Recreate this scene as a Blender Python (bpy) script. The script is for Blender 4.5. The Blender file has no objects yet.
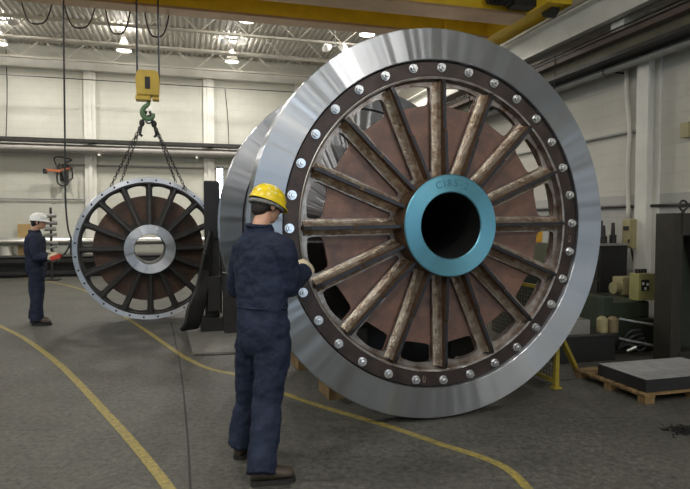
import bpy, bmesh, math, random
from mathutils import Vector, Matrix, noise
random.seed(7)
S = bpy.context.scene
C = S.collection
PI = math.pi
R = math.radians
# ------------------------------------------------------------------ camera
H = 1.58; PIT = R(2.28); FP = 580.0
cam_d = bpy.data.cameras.new('camera'); cam = bpy.data.objects.new('camera', cam_d); C.objects.link(cam)
cam.location = (0, 0, H); cam.rotation_euler = (R(90)-PIT, 0, 0)
cam_d.sensor_fit = 'HORIZONTAL'; cam_d.sensor_width = 36; cam_d.lens = 36*FP/690.0
cam_d.clip_start = .05; cam_d.clip_end = 200
S.camera = cam
# ------------------------------------------------------------------ world, exposure
wd = bpy.data.worlds.new('daylight'); S.world = wd; wd.use_nodes = True
wb = wd.node_tree.nodes['Background']; wb.inputs[0].default_value = (.66, .83, 1, 1); wb.inputs[1].default_value = 2.4
S.view_settings.view_transform = 'Standard'; S.view_settings.look = 'None'
S.view_settings.exposure = 0.0; S.view_settings.gamma = 1; S.view_settings.use_curve_mapping = False
LAMP_W = 110.0; UPLIGHT = .7
# ------------------------------------------------------------------ coordinates
BETA = R(15.5); cb, sb = math.cos(BETA), math.sin(BETA)
def ray(px, py):
    x = (px-345)/FP; y = (244.5-py)/FP
    return (x, math.cos(PIT)+y*math.sin(PIT), -math.sin(PIT)+y*math.cos(PIT))
def at(px, py, Y): d = ray(px, py); t = Y/d[1]; return Vector((d[0]*t, Y, H+d[2]*t))
def atz(px, py, z=0): d = ray(px, py); t = (z-H)/d[2]; return Vector((d[0]*t, d[1]*t, z))
def uvq(p): return Vector((p[0]*cb+p[1]*sb, -p[0]*sb+p[1]*cb, p[2]))
def W(u, v, z=0): return Vector((u*cb-v*sb, u*sb+v*cb, z))
def atu(px, py, u): d = ray(px, py); q = uvq(d); t = u/q[0]; return Vector((u, q[1]*t, H+d[2]*t))
def atv(px, py, v): d = ray(px, py); q = uvq(d); t = v/q[1]; return Vector((q[0]*t, v, H+d[2]*t))
MB = Matrix.Rotation(BETA, 4, 'Z')
# ------------------------------------------------------------------ materials
_m = {}
def mat(name, col, rough=.6, metal=0., var=.18, scale=6., bump=0., bscale=40., col2=None, spec=.5, emit=None, estr=0, detail=6.):
    if name in _m: return _m[name]
    m = bpy.data.materials.new(name); m.use_nodes = True; _m[name] = m
    nt = m.node_tree; n = nt.nodes; b = n['Principled BSDF']
    b.inputs['Roughness'].default_value = rough; b.inputs['Metallic'].default_value = metal
    b.inputs['Specular IOR Level'].default_value = spec
    tc = n.new('ShaderNodeTexCoord')
    nz = n.new('ShaderNodeTexNoise'); nz.inputs['Scale'].default_value = scale; nz.inputs['Detail'].default_value = detail; nz.inputs['Roughness'].default_value = .65
    nt.links.new(tc.outputs['Object'], nz.inputs['Vector'])
    rp = n.new('ShaderNodeValToRGB'); rp.color_ramp.elements[0].position = .3; rp.color_ramp.elements[1].position = .7
    c = Vector(col[:3]); c2 = Vector(col2[:3]) if col2 else c*(1-var)
    c1 = c if col2 else c*(1+var*.6)
    rp.color_ramp.elements[0].color = (*c2, 1); rp.color_ramp.elements[1].color = (min(c1[0],1), min(c1[1],1), min(c1[2],1), 1)
    nt.links.new(nz.outputs['Fac'], rp.inputs['Fac']); nt.links.new(rp.outputs['Color'], b.inputs['Base Color'])
    if bump:
        n2 = n.new('ShaderNodeTexNoise'); n2.inputs['Scale'].default_value = bscale; n2.inputs['Detail'].default_value = 4
        nt.links.new(tc.outputs['Object'], n2.inputs['Vector'])
        bp = n.new('ShaderNodeBump'); bp.inputs['Strength'].default_value = bump; bp.inputs['Distance'].default_value = .02
        nt.links.new(n2.outputs['Fac'], bp.inputs['Height']); nt.links.new(bp.outputs['Normal'], b.inputs['Normal'])
    if emit:
        b.inputs['Emission Color'].default_value = (*emit, 1); b.inputs['Emission Strength'].default_value = estr
    return m
def turned(name, col, rough=.32, an=.75, wav=2.6, wamp=.034):
    """lathe-turned steel: grooves run round the local Y axis"""
    m = mat(name, col, rough, 1., .06, 3.)
    nt = m.node_tree; n = nt.nodes; b = n['Principled BSDF']
    b.inputs['Anisotropic'].default_value = an; b.inputs['Anisotropic Rotation'].default_value = .25
    t = n.new('ShaderNodeTangent'); t.direction_type = 'RADIAL'; t.axis = 'Y'
    nt.links.new(t.outputs[0], b.inputs['Tangent'])
    # slight waviness round the circle, as a lathe leaves it
    tc = n.new('ShaderNodeTexCoord'); sx = n.new('ShaderNodeSeparateXYZ'); cx = n.new('ShaderNodeCombineXYZ'); vn = n.new('ShaderNodeVectorMath'); vn.operation = 'NORMALIZE'
    nt.links.new(tc.outputs['Object'], sx.inputs[0]); nt.links.new(sx.outputs['X'], cx.inputs['X']); nt.links.new(sx.outputs['Z'], cx.inputs['Z']); nt.links.new(cx.outputs[0], vn.inputs[0])
    nz = n.new('ShaderNodeTexNoise'); nz.inputs['Scale'].default_value = wav; nz.inputs['Detail'].default_value = 3; nz.inputs['Roughness'].default_value = .55
    nt.links.new(vn.outputs[0], nz.inputs['Vector'])
    bp = n.new('ShaderNodeBump'); bp.inputs['Strength'].default_value = 1; bp.inputs['Distance'].default_value = wamp
    nt.links.new(nz.outputs['Fac'], bp.inputs['Height']); nt.links.new(bp.outputs['Normal'], b.inputs['Normal'])
    return m
M_RIM = turned('turned_steel', (.44, .46, .50), .34, .98)
M_FACE = turned('turned_face_plate', (.40, .41, .44), .30, .97)
M_HUBT = turned('layout_blue_steel', (.17, .43, .56), .42, .6, 1.6, .003)
M_HUBS = turned('bare_hub_steel', (.58, .60, .65), .36, .8, 2.0, .012)
M_FLG = mat('dark_flange_steel', (.075, .052, .047), .42, .5, .35, 6, .15, 60, col2=(.028, .022, .022))
M_WEB = mat('ground_steel', (.46, .43, .41), .36, .8, .5, 7, .2, 40, col2=(.12, .075, .05))
M_RIB = mat('rusty_rib_steel', (.19, .12, .07), .48, .5, .5, 10, .2, 45, col2=(.055, .03, .02))
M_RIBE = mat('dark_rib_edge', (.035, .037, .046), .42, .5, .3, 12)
M_WELD = mat('weld_steel', (.66, .61, .53), .34, .8, .4, 11, .5, 60, col2=(.17, .085, .035))
M_DISC = mat('rust_brown_plate', (.27, .145, .105), .46, .35, .4, 4.5, .15, 30, col2=(.095, .07, .066), detail=8)
M_DISCD = mat('dark_rust_plate', (.15, .085, .06), .6, .2, .4, 3.5, .1, 50, col2=(.05, .032, .026))
M_BOLT = mat('zinc_bolt', (.75, .77, .80), .28, .9, .1, 30)
M_DKST = mat('dark_steel', (.05, .048, .047), .5, .5, .3, 8)
M_BLK = mat('black_iron', (.018, .018, .019), .55, .1, .3, 8)
M_BORE = mat('bore_shade', (.012, .012, .013), .6, .2, .2, 8)  # near-black colour stands for the unlit inside of the bore
M_YEL = mat('crane_yellow', (.93, .60, .03), .38, 0, .15, 3)
M_YELH = mat('hoist_yellow', (.62, .42, .03), .4, 0, .15, 6)
M_YELG = mat('guard_yellow', (.36, .27, .03), .5, 0, .25, 8)
M_WHT = mat('painted_white_steel', (.70, .69, .64), .5, 0, .12, 2)
M_GREY = mat('grey_paint', (.28, .28, .27), .5, .1, .15, 4)
M_OLV = mat('olive_beam_paint', (.15, .14, .085), .6, 0, .5, 1.6, col2=(.075, .065, .05))
M_BRN = mat('brown_primer', (.17, .125, .105), .6, 0, .2, 2)
M_GREEN = mat('machine_green', (.035, .05, .030), .5, .1, .35, 6)
M_DKGRN = mat('dark_green_casting', (.022, .027, .018), .55, .1, .4, 5)
M_CREAM = mat('cream_box_paint', (.36, .32, .17), .5, 0, .15, 8)
M_YGRN = mat('yellow_green_paint', (.33, .32, .13), .5, 0, .12, 8)
M_WOOD = mat('pallet_wood', (.22, .14, .06), .75, 0, .4, 9, .2, 60)
M_GRAN = mat('granite_black', (.02, .02, .022), .45, 0, .3, 60)
M_GRANT = mat('granite_dusty_top', (.30, .30, .31), .4, 0, .3, 14)
M_STEEL = mat('bright_bar_steel', (.62, .62, .60), .3, .9, .1, 5)
M_ROPE = mat('wire_rope', (.07, .075, .085), .5, .5, .2, 20)
M_CABLE = mat('black_cable', (.025, .025, .027), .5, 0, .2, 10)
M_RED = mat('red_plastic', (.50, .05, .03), .45, 0, .1, 10)
M_ORNG = mat('orange_paint', (.42, .13, .05), .5, 0, .2, 10)
M_TAN = mat('tan_board', (.42, .28, .12), .7, 0, .2, 5)
M_HOOKG = mat('hook_green', (.13, .24, .12), .5, .1, .2, 10)
M_NAVY = mat('navy_cotton', (.014, .021, .045), .8, 0, .35, 9, .9, 13, spec=.25)
M_NAVY2 = mat('navy_cotton_faded', (.022, .027, .050), .85, 0, .35, 9, .25, 160, spec=.2)
M_SKIN = mat('skin', (.50, .28, .19), .5, 0, .1, 20)
M_HAIR = mat('dark_hair', (.018, .014, .012), .6, 0, .3, 60, .5, 120)
M_HATY = mat('yellow_hat_plastic', (.80, .60, .02), .28, 0, .05, 6)
M_HATW = mat('white_hat_plastic', (.78, .78, .76), .3, 0, .05, 6)
M_STICK = mat('pale_sticker', (.85, .80, .45), .5, 0, .1, 20)
M_BAND = mat('grey_webbing', (.20, .20, .19), .8, 0, .15, 40)
M_GLOVE = mat('cream_leather', (.58, .50, .36), .75, 0, .25, 30, .2, 80)
M_BOOT = mat('brown_boot_leather', (.055, .040, .028), .6, 0, .3, 15, .2, 60)
M_SOLE = mat('boot_sole', (.016, .015, .014), .7, 0, .2, 15)
M_LENS = mat('safety_lens', (.06, .06, .07), .15, 0, .05, 5)
M_WHITE = mat('white_paint', (.78, .78, .76), .5, 0, .05, 5)
M_LAMP = mat('lit_lamp_lens', (1, 1, .95), .5, 0, 0, 5, emit=(1, .96, .86), estr=7)
M_TUBE = mat('lit_work_light', (1, 1, 1), .5, 0, 0, 5, emit=(.78, .90, 1), estr=14)
# ------------------------------------------------------------------ mesh helpers
def box(bm, c, s, rz=0, bev=0, M=None):
    r = bmesh.ops.create_cube(bm, size=1)
    vs = r['verts']
    mt = Matrix.Translation(Vector(c)) @ (M if M else Matrix.Rotation(rz, 4, 'Z')) @ Matrix.Diagonal((s[0], s[1], s[2], 1))
    bmesh.ops.transform(bm, matrix=mt, verts=vs)
    if bev:
        es = {e for v in vs for e in v.link_edges}
        bmesh.ops.bevel(bm, geom=list(es), offset=bev, segments=2, affect='EDGES', profile=.7)
def ubox(bm, u0, u1, v0, v1, z0, z1, bev=0):
    box(bm, W((u0+u1)/2, (v0+v1)/2, (z0+z1)/2), (abs(u1-u0), abs(v1-v0), abs(z1-z0)), BETA, bev)
def cyl(bm, p0, p1, r, n=16, r2=None, caps=True):
    p0, p1 = Vector(p0), Vector(p1); d = p1-p0; L = d.length
    q = d.to_track_quat('Z', 'Y').to_matrix().to_4x4()
    bmesh.ops.create_cone(bm, cap_ends=caps, cap_tris=False, segments=n, radius1=r, radius2=r if r2 is None else r2, depth=L, matrix=Matrix.Translation((p0+p1)/2) @ q)
def bar(bm, p0, p1, w, h, up=(0, 0, 1)):
    p0, p1 = Vector(p0), Vector(p1); d = (p1-p0); L = d.length; x = d.normalized(); y = Vector(up).cross(x)
    if y.length < 1e-4: y = Vector((1, 0, 0)).cross(x)
    y.normalize(); z = x.cross(y)
    m = Matrix((x, y, z)).transposed().to_4x4()
    box(bm, (p0+p1)/2, (L, w, h), M=m)
def sph(bm, c, r, sc=(1, 1, 1), n=16, M=None):
    bmesh.ops.create_uvsphere(bm, u_segments=n, v_segments=max(6, n*2//3), radius=r, matrix=Matrix.Translation(Vector(c)) @ (M if M else Matrix()) @ Matrix.Diagonal((*sc, 1)))
def tube(bm, pts, r, n=8, rs=None):
    pts = [Vector(p) for p in pts]; rings = []; ref = None
    for i, p in enumerate(pts):
        t = (pts[min(i+1, len(pts)-1)]-pts[max(i-1, 0)]).normalized()
        if ref is None:
            ref = t.orthogonal().normalized()
        ref = (ref - t*ref.dot(t))
        if ref.length < 1e-5: ref = t.orthogonal()
        ref.normalize(); b = t.cross(ref); rr = rs[i] if rs else r
        rings.append([bm.verts.new(p+(ref*math.cos(a)+b*math.sin(a))*rr) for a in [2*PI*k/n for k in range(n)]])
    for a, b in zip(rings, rings[1:]):
        for k in range(n): bm.faces.new((a[k], a[(k+1) % n], b[(k+1) % n], b[k]))
    bm.faces.new(rings[0][::-1]); bm.faces.new(rings[-1])
def spline(pts, k=8):
    pts = [Vector(p) for p in pts]; out = []
    P = [pts[0]*2-pts[1]] + pts + [pts[-1]*2-pts[-2]]
    for i in range(1, len(P)-2):
        a, b, c, d = P[i-1:i+3]
        for j in range(k):
            t = j/k
            out.append(.5*((2*b)+(c-a)*t+(2*a-5*b+4*c-d)*t*t+(3*b-a-3*c+d)*t**3))
    out.append(pts[-1]); return out
def lathe(bm, prof, n=128, closed=True, axis='Y'):
    """revolve [(r, h)] round local Y (or Z)"""
    rings = []
    for k in range(n):
        a = 2*PI*k/n; s, c = math.sin(a), math.cos(a)
        rings.append([bm.verts.new((r*s, h, r*c) if axis == 'Y' else (r*c, r*s, h)) for r, h in prof])
    m = len(prof)
    for k in range(n):
        A, B = rings[k], rings[(k+1) % n]
        for j in range(m if closed else m-1):
            jj = (j+1) % m
            try: bm.faces.new((A[j], A[jj], B[jj], B[j]))
            except ValueError: pass
    bmesh.ops.remove_doubles(bm, verts=bm.verts[:], dist=1e-6)
def loft(bm, rings):
    """rings: (centre, ax, ay) ellipses"""
    n = 18; rs = []
    for c, ax, ay in rings:
        c, ax, ay = Vector(c), Vector(ax), Vector(ay)
        rs.append([bm.verts.new(c+ax*math.cos(2*PI*k/n)+ay*math.sin(2*PI*k/n)) for k in range(n)])
    for a, b in zip(rs, rs[1:]):
        for k in range(n): bm.faces.new((a[k], a[(k+1) % n], b[(k+1) % n], b[k]))
    bm.faces.new(rs[0][::-1]); bm.faces.new(rs[-1])
def obj(name, bm, m, parent=None, smooth=False, auto=None):
    bmesh.ops.recalc_face_normals(bm, faces=bm.faces[:])
    me = bpy.data.meshes.new(name)
    if smooth:
        for f in bm.faces: f.smooth = True
        if auto:
            for e in bm.edges:
                if len(e.link_faces) == 2 and e.calc_face_angle(0) > R(auto): e.smooth = False
    bm.to_mesh(me); bm.free()
    o = bpy.data.objects.new(name, me)
    for mm in (m if isinstance(m, (list, tuple)) else [m]): me.materials.append(mm)
    C.objects.link(o)
    if parent: o.parent = parent
    return o
def new(): return bmesh.new()
def tag(o, label, cat, group=None, kind=None):
    o['label'] = label; o['category'] = cat
    if group: o['group'] = group
    if kind: o['kind'] = kind
    return o
def thing(name, label, cat, loc=(0, 0, 0), rz=0, group=None):
    o = bpy.data.objects.new(name, None); C.objects.link(o); o.empty_display_size = .1
    o.location = loc; o.rotation_euler = (0, 0, rz)
    o.matrix_world  # noqa
    return tag(o, label, cat, group)
def struct(name, bm, m, **k):
    o = obj(name, bm, m, **k); o['kind'] = 'structure'; return o
def world_part(name, bm, m, parent, **k):
    """mesh given in world coordinates, put under a placed parent"""
    pm = Matrix.Translation(parent.location) @ parent.rotation_euler.to_matrix().to_4x4()
    bmesh.ops.transform(bm, matrix=pm.inverted(), verts=bm.verts[:])
    return obj(name, bm, m, parent, **k)
def copy_tree(o, parent=None):
    c = o.copy(); C.objects.link(c)
    if parent: c.parent = parent
    for ch in [x for x in S.objects if x.parent == o]: copy_tree(ch, c)
    return c

# ================================================================== SETTING
VB = 19.0      # back wall
UR = 6.6       # right wall
# floor
mf = mat('floor_concrete', (.108, .106, .095), .55, 0, .3, 1.3, .35, 90, col2=(.062, .061, .054), spec=.35)
nt = mf.node_tree; n_ = nt.nodes; b_ = n_['Principled BSDF']
tc_ = n_.new('ShaderNodeTexCoord'); fn = n_.new('ShaderNodeTexNoise'); fn.inputs['Scale'].default_value = 22; fn.inputs['Detail'].default_value = 8; fn.inputs['Roughness'].default_value = .8
nt.links.new(tc_.outputs['Object'], fn.inputs['Vector'])
fr = n_.new('ShaderNodeValToRGB'); fr.color_ramp.elements[0].position = .36; fr.color_ramp.elements[0].color = (.40, .40, .40, 1); fr.color_ramp.elements[1].position = .72; fr.color_ramp.elements[1].color = (1.75, 1.75, 1.7, 1)
nt.links.new(fn.outputs['Fac'], fr.inputs['Fac'])
mx = n_.new('ShaderNodeMix'); mx.data_type = 'RGBA'; mx.blend_type = 'MULTIPLY'; mx.inputs[0].default_value = 1
src = b_.inputs['Base Color'].links[0].from_socket
nt.links.new(src, mx.inputs[6]); nt.links.new(fr.outputs['Color'], mx.inputs[7]); nt.links.new(mx.outputs[2], b_.inputs['Base Color'])
bm = new(); ubox(bm, -14, UR+.2, -9, VB+.2, -.2, 0); struct('floor', bm, mf)
# block walls
def block_mat(name, col, band=False):
    m = mat(name, col, .7, 0, .10, .8)
    nt = m.node_tree; n = nt.nodes; b = n['Principled BSDF']
    tc = n.new('ShaderNodeTexCoord'); mp = n.new('ShaderNodeMapping')
    mp.inputs['Rotation'].default_value = (R(90), 0, 0) if name == 'block_back' else (R(90), 0, R(90))
    sx = n.new('ShaderNodeSeparateXYZ'); cx = n.new('ShaderNodeCombineXYZ')
    nt.links.new(tc.outputs['Object'], sx.inputs[0])
    nt.links.new(sx.outputs['X' if name == 'block_back' else 'Y'], cx.inputs['X']); nt.links.new(sx.outputs['Z'], cx.inputs['Y'])
    br = n.new('ShaderNodeTexBrick'); br.inputs['Scale'].default_value = 1; br.inputs['Brick Width'].default_value = .41; br.inputs['Row Height'].default_value = .205
    br.inputs['Mortar Size'].default_value = .006; br.inputs['Mortar Smooth'].default_value = .5
    br.inputs['Color1'].default_value = (1, 1, 1, 1); br.inputs['Color2'].default_value = (.97, .97, .965, 1); br.inputs['Mortar'].default_value = (.88, .87, .86, 1)
    nt.links.new(cx.outputs[0], br.inputs['Vector'])
    mx = n.new('ShaderNodeMix'); mx.data_type = 'RGBA'; mx.blend_type = 'MULTIPLY'; mx.inputs[0].default_value = 1
    src = b.inputs['Base Color'].links[0].from_socket
    nt.links.new(src, mx.inputs[6]); nt.links.new(br.outputs['Color'], mx.inputs[7])
    out = mx.outputs[2]
    if band:   # a band of grey paint below shoulder height
        mth = n.new('ShaderNodeMath'); mth.operation = 'LESS_THAN'; mth.inputs[1].default_value = 1.98
        nt.links.new(sx.outputs['Z'], mth.inputs[0])
        m2 = n.new('ShaderNodeMix'); m2.data_type = 'RGBA'; m2.blend_type = 'MULTIPLY'
        m2.inputs[7].default_value = (.74, .76, .80, 1)
        nt.links.new(mth.outputs[0], m2.inputs[0]); nt.links.new(out, m2.inputs[6]); out = m2.outputs[2]
    nt.links.new(out, b.inputs['Base Color'])
    bp = n.new('ShaderNodeBump'); bp.inputs['Strength'].default_value = .3; bp.inputs['Distance'].default_value = .01
    nt.links.new(br.outputs['Fac'], bp.inputs['Height']); bp.invert = True; nt.links.new(bp.outputs['Normal'], b.inputs['Normal'])
    return m
MW_B = block_mat('block_back', (.54, .54, .48)); MW_R = block_mat('block_right', (.58, .56, .50), True)
def wallobj(name, su, sv, sz, u, v, z, m):
    bm = new(); box(bm, (0, 0, 0), (su, sv, sz)); o = struct(name, bm, m); o.location = W(u, v, 0); o.location.z = 0; o.rotation_euler.z = BETA
    for vtx in o.data.vertices: vtx.co.z += z
    return o
wallobj('wall_back', 22, .2, 7.0, -4, VB+.1, 3.5, MW_B)
wallobj('wall_right', .2, 28.2, 7.0, UR+.1, 5.0, 3.5, MW_R)
# walls behind and to the left of the view, open bays put in for rim reflections and fill
bm = new(); ubox(bm, -14, 1.2, -9.2, -9, 0, 7); ubox(bm, 5.8, UR+.2, -9.2, -9, 0, 7); ubox(bm, 1.2, 5.8, -9.2, -9, 5.0, 7); struct('wall_rear', bm, MW_B)
bm = new(); ubox(bm, -14.2, -14, -9.2, 3, 0, 7); ubox(bm, -14.2, -14, 8, VB+.2, 0, 7); ubox(bm, -14.2, -14, 3, 8, 5.0, 7); struct('wall_left', bm, MW_B)
# corrugated deck
bm = new(); pitch = .15; u = -14.0; prof = []
while u < UR+.2:
    prof += [(u, 6.75), (u+.05, 6.75), (u+.07, 6.80), (u+.13, 6.80)]; u += pitch
va = [bm.verts.new(W(a, -9, z)) for a, z in prof]; vb = [bm.verts.new(W(a, VB+.2, z)) for a, z in prof]
vc = [bm.verts.new(W(a, -9, 6.9)) for a, z in (prof[0], prof[-1])]; vd = [bm.verts.new(W(a, VB+.2, 6.9)) for a, z in (prof[0], prof[-1])]
for i in range(len(prof)-1): bm.faces.new((va[i], va[i+1], vb[i+1], vb[i]))
bm.faces.new((vc[0], vc[1], vd[1], vd[0]))
struct('ceiling', bm, mat('roof_deck', (.68, .65, .60), .6, 0, .08, 2))
# roof joists
tn = [0]
def trim(bm, m, **k):
    tn[0] += 1; return struct('trim_%d' % tn[0], bm, m, **k)
M_JOIST = mat('joist_paint', (.58, .56, .50), .55, 0, .1, 3)
for i in range(14):
    v = 18.2-1.76*i
    bm = new()
    ubox(bm, -14, UR, v-.05, v+.05, 6.15, 6.20); ubox(bm, -14, UR, v-.05, v+.05, 6.69, 6.75)
    k = 0; u = -14.0
    while u < UR-.6:
        bar(bm, W(u, v, 6.18), W(u+.6, v, 6.70), .022, .022); bar(bm, W(u+.6, v, 6.70), W(u+1.2, v, 6.18), .022, .022); u += 1.2
    trim(bm, M_JOIST)
# back wall eave beam and pilasters
bm = new(); ubox(bm, -14, UR, VB-.25, VB, 6.05, 6.3); trim(bm, M_WHT)
for px in (90.5, 209, 300):
    p = atv(px, 150, VB-.1); bm = new(); ubox(bm, p[0]-.16, p[0]+.16, VB-.12, VB, 0, 6.1); ubox(bm, p[0]-.05, p[0]+.05, VB-.16, VB-.1, 0, 6.1); trim(bm, M_WHT)
# right wall pilaster: two flanges and a web
p = atu(643, 120, UR-.2)
bm = new(); ubox(bm, UR-.22, UR-.18, p[1]-.11, p[1]+.11, 0, 6.3); ubox(bm, UR-.2, UR, p[1]-.02, p[1]+.02, 0, 6.3); ubox(bm, UR-.03, UR, p[1]-.13, p[1]+.13, 0, 6.3)
trim(bm, M_WHT); COLV = p[1]
for dv in (-6.2, 6.0):
    bm = new(); ubox(bm, UR-.22, UR-.18, COLV+dv-.13, COLV+dv+.13, 0, 6.3); ubox(bm, UR-.2, UR, COLV+dv-.02, COLV+dv+.02, 0, 6.3); trim(bm, M_WHT)
# painted floor lines (worn yellow)
ml = mat('worn_line_yellow', (.36, .28, .055), .6, 0, .5, 26, .2, 60, col2=(.13, .115, .06))
def floor_strip(pts, w, m, z=.003, k=6):
    P = spline([atz(*p) for p in pts], k); bm = new(); prev = None
    for i, p in enumerate(P):
        t = (P[min(i+1, len(P)-1)]-P[max(i-1, 0)]); t.z = 0; t.normalize(); s = Vector((-t.y, t.x, 0))*w/2
        cur = [bm.verts.new((p.x+s.x, p.y+s.y, z)), bm.verts.new((p.x-s.x, p.y-s.y, z)), bm.verts.new((p.x-s.x, p.y-s.y, 0)), bm.verts.new((p.x+s.x, p.y+s.y, 0))]
        if prev:
            for j in range(4): bm.faces.new((prev[j], prev[(j+1) % 4], cur[(j+1) % 4], cur[j]))
        else: bm.faces.new(cur)
        prev = cur
    bm.faces.new(prev[::-1])
    return trim(bm, m)
floor_strip([(-30, 310), (0, 326), (20, 336), (41, 350), (62, 367), (83, 388), (104, 411), (125, 434), (147, 460), (170, 490), (190, 520)], .070, ml)
floor_strip([(20, 277), (48, 281.5), (80, 289), (105, 302), (125, 317), (145, 330), (165, 344), (185, 357.5), (210, 369), (240, 376), (285, 394), (320, 406), (360, 418), (400, 430), (440, 444), (475, 455), (500, 465), (517, 477), (530, 492), (538, 505)], .062, ml)
M_SEAM = mat('floor_joint', (.035, .034, .032), .8, 0, .2, 10)
floor_strip([(171, 322), (180, 365), (187, 430), (191, 500)], .016, M_SEAM, .002)
floor_strip([(540, 383), (600, 376), (660, 372)], .02, M_SEAM, .002)
# pale floor plate and channel beside the column machine
bm = new(); a = atz(193, 354); b = atz(240, 352); c = atz(236, 326); d = atz(186, 328)
vs = [bm.verts.new((q.x, q.y, .006)) for q in (a, b, c, d)] + [bm.verts.new((q.x, q.y, 0)) for q in (a, b, c, d)]
bm.faces.new(vs[:4]); [bm.faces.new((vs[i], vs[(i+1) % 4], vs[4+(i+1) % 4], vs[4+i])) for i in range(4)]
trim(bm, mat('pale_patch', (.19, .185, .17), .6, 0, .25, 5))
floor_strip([(194, 355.5), (215, 355), (240, 353.5)], .05, M_SEAM, .009)

# ================================================================== BIG SPOKED WHEEL
WY = R(18.2); WC = Vector((.7687, 4.6, 1.547)); PH = R(-.82)
def rib_xform(k, n=16): return Matrix.Rotation(PH+2*PI*k/n, 4, 'Y')   # local +Z turns clockwise seen from the front
def web_plate(bm, ro, ri, y0, y1, rw0, rw1, hw, nk=16, cr=.05):
    """annular plate with nk rounded windows between spoke strips"""
    edges = []
    def loop(pts):
        vs = [bm.verts.new((x, y0, z)) for x, z in pts]
        es = [bm.edges.new((vs[i], vs[(i+1) % len(vs)])) for i in range(len(vs))]
        edges.extend(es)
    loop([(ro*math.sin(2*PI*i/128), ro*math.cos(2*PI*i/128)) for i in range(128)])
    loop([(ri*math.sin(2*PI*i/64), ri*math.cos(2*PI*i/64)) for i in range(64)])
    st = 2*PI/nk
    for k in range(nk):
        mid = PH+st*(k+.5)
        def corner(rr, sgn):
            a = st/2-math.asin(hw/rr); return Vector((rr*math.sin(mid+sgn*a), rr*math.cos(mid+sgn*a)))
        q = [corner(rw0, -1), corner(rw0, 1), corner(rw1, 1), corner(rw1, -1)]
        # refine outer edge as an arc and round the corners
        raw = []
        for i in range(4):
            A, B, D = q[i-1], q[i], q[(i+1) % 4]
            c = min(cr, (A-B).length*.4, (D-B).length*.4)
            p0 = B+(A-B).normalized()*c; p1 = B+(D-B).normalized()*c
            raw += [p0, p0*.25+B*.5+p1*.25, p1]
            if i == 1:
                pass
        pts = []
        for i, p in enumerate(raw):
            pts.append(p)
        # bulge the outer chord
        seg0, seg1 = raw[8], raw[9]
        out = []
        for i, p in enumerate(pts):
            out.append(p)
            if i == 8:
                for t in (.25, .5, .75):
                    m_ = seg0.lerp(seg1, t); out.append(m_.normalized()*(m_.length+.016*math.sin(PI*t)))
        loop([(p.x, p.y) for p in out])
    bmesh.ops.triangle_fill(bm, use_beauty=True, use_dissolve=False, edges=edges)
    r = bmesh.ops.extrude_face_region(bm, geom=bm.faces[:])
    bmesh.ops.translate(bm, vec=(0, y1-y0, 0), verts=[g for g in r['geom'] if isinstance(g, bmesh.types.BMVert)])
def hexbolt(bm, x, z, y, r, h):
    bmesh.ops.create_cone(bm, cap_ends=True, segments=16, radius1=r*1.25, radius2=r*1.25, depth=.008, matrix=Matrix.Translation((x, y-.004, z)) @ Matrix.Rotation(R(90), 4, 'X'))
    bmesh.ops.create_cone(bm, cap_ends=True, segments=6, radius1=r*1.08, radius2=r, depth=h, matrix=Matrix.Translation((x, y-.008-h/2, z)) @ Matrix.Rotation(R(90), 4, 'X'))
    bmesh.ops.create_cone(bm, cap_ends=True, segments=10, radius1=r*.62, radius2=r*.5, depth=.016, matrix=Matrix.Translation((x, y-.008-h-.008, z)) @ Matrix.Rotation(R(90), 4, 'X'))
wheel = thing('spoked_wheel', 'huge spoked steel wheel with bright turned rim, rusty spokes and blue hub', 'wheel', WC, WY)
bm = new(); lathe(bm, [(1.295, -.03), (1.525, -.03), (1.53, -.025), (1.53, .145), (1.525, .15), (1.29, .15), (1.29, -.025)], 192); obj('rim', bm, M_RIM, wheel, True, 30)
bm = new(); lathe(bm, [(1.165, .005), (1.17, 0), (1.278, 0), (1.278, .012), (1.29, .03), (1.29, .13), (1.165, .13)], 160); flange = obj('bolt_flange', bm, M_FLG, wheel, True, 30)
bolt0 = None
for k in range(32):
    a = PH+2*PI*k/32; x, z = 1.235*math.sin(a), 1.235*math.cos(a)
    if bolt0 is None:
        bm = new(); hexbolt(bm, 0, 0, 0, .028, .026); bolt0 = obj('bolt', bm, M_BOLT, flange); bo = bolt0
    else:
        bo = bolt0.copy(); C.objects.link(bo); bo.parent = flange
    bo.location = (x, 0, z); bo.rotation_euler = (0, a+k*.7, 0)
for a in (R(95.5), R(187)):
    bm = new()
    tube(bm, [(1.225*math.sin(a)+.012*math.cos(t), -.001, 1.225*math.cos(a)+.026*math.sin(t)) for t in [2*PI*i/16 for i in range(17)]], .0035, 6)
    obj('lifting_eyelet', bm, M_WELD, flange)
bm = new(); lathe(bm, [(1.150, .0), (1.163, -.003), (1.163, .16), (1.135, .16), (1.135, .05), (1.143, .03), (1.148, .015)], 160); obj('inner_ring', bm, M_WEB, wheel, True, 40)
bm = new(); lathe(bm, [(1.162, -.005), (1.1665, -.003), (1.1665, .01), (1.162, .01)], 160); obj('machined_lip', bm, M_STEEL, wheel, True, 30)
bm = new(); web_plate(bm, 1.15, .36, .05, .075, .43, 1.103, .066, 16, .045); obj('web_plate', bm, M_WEB, wheel)
bm = new(); web_plate(bm, 1.145, .3, .088, .112, .962, 1.116, .066, 16, .038); obj('back_plate', bm, M_DISC, wheel)
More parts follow.
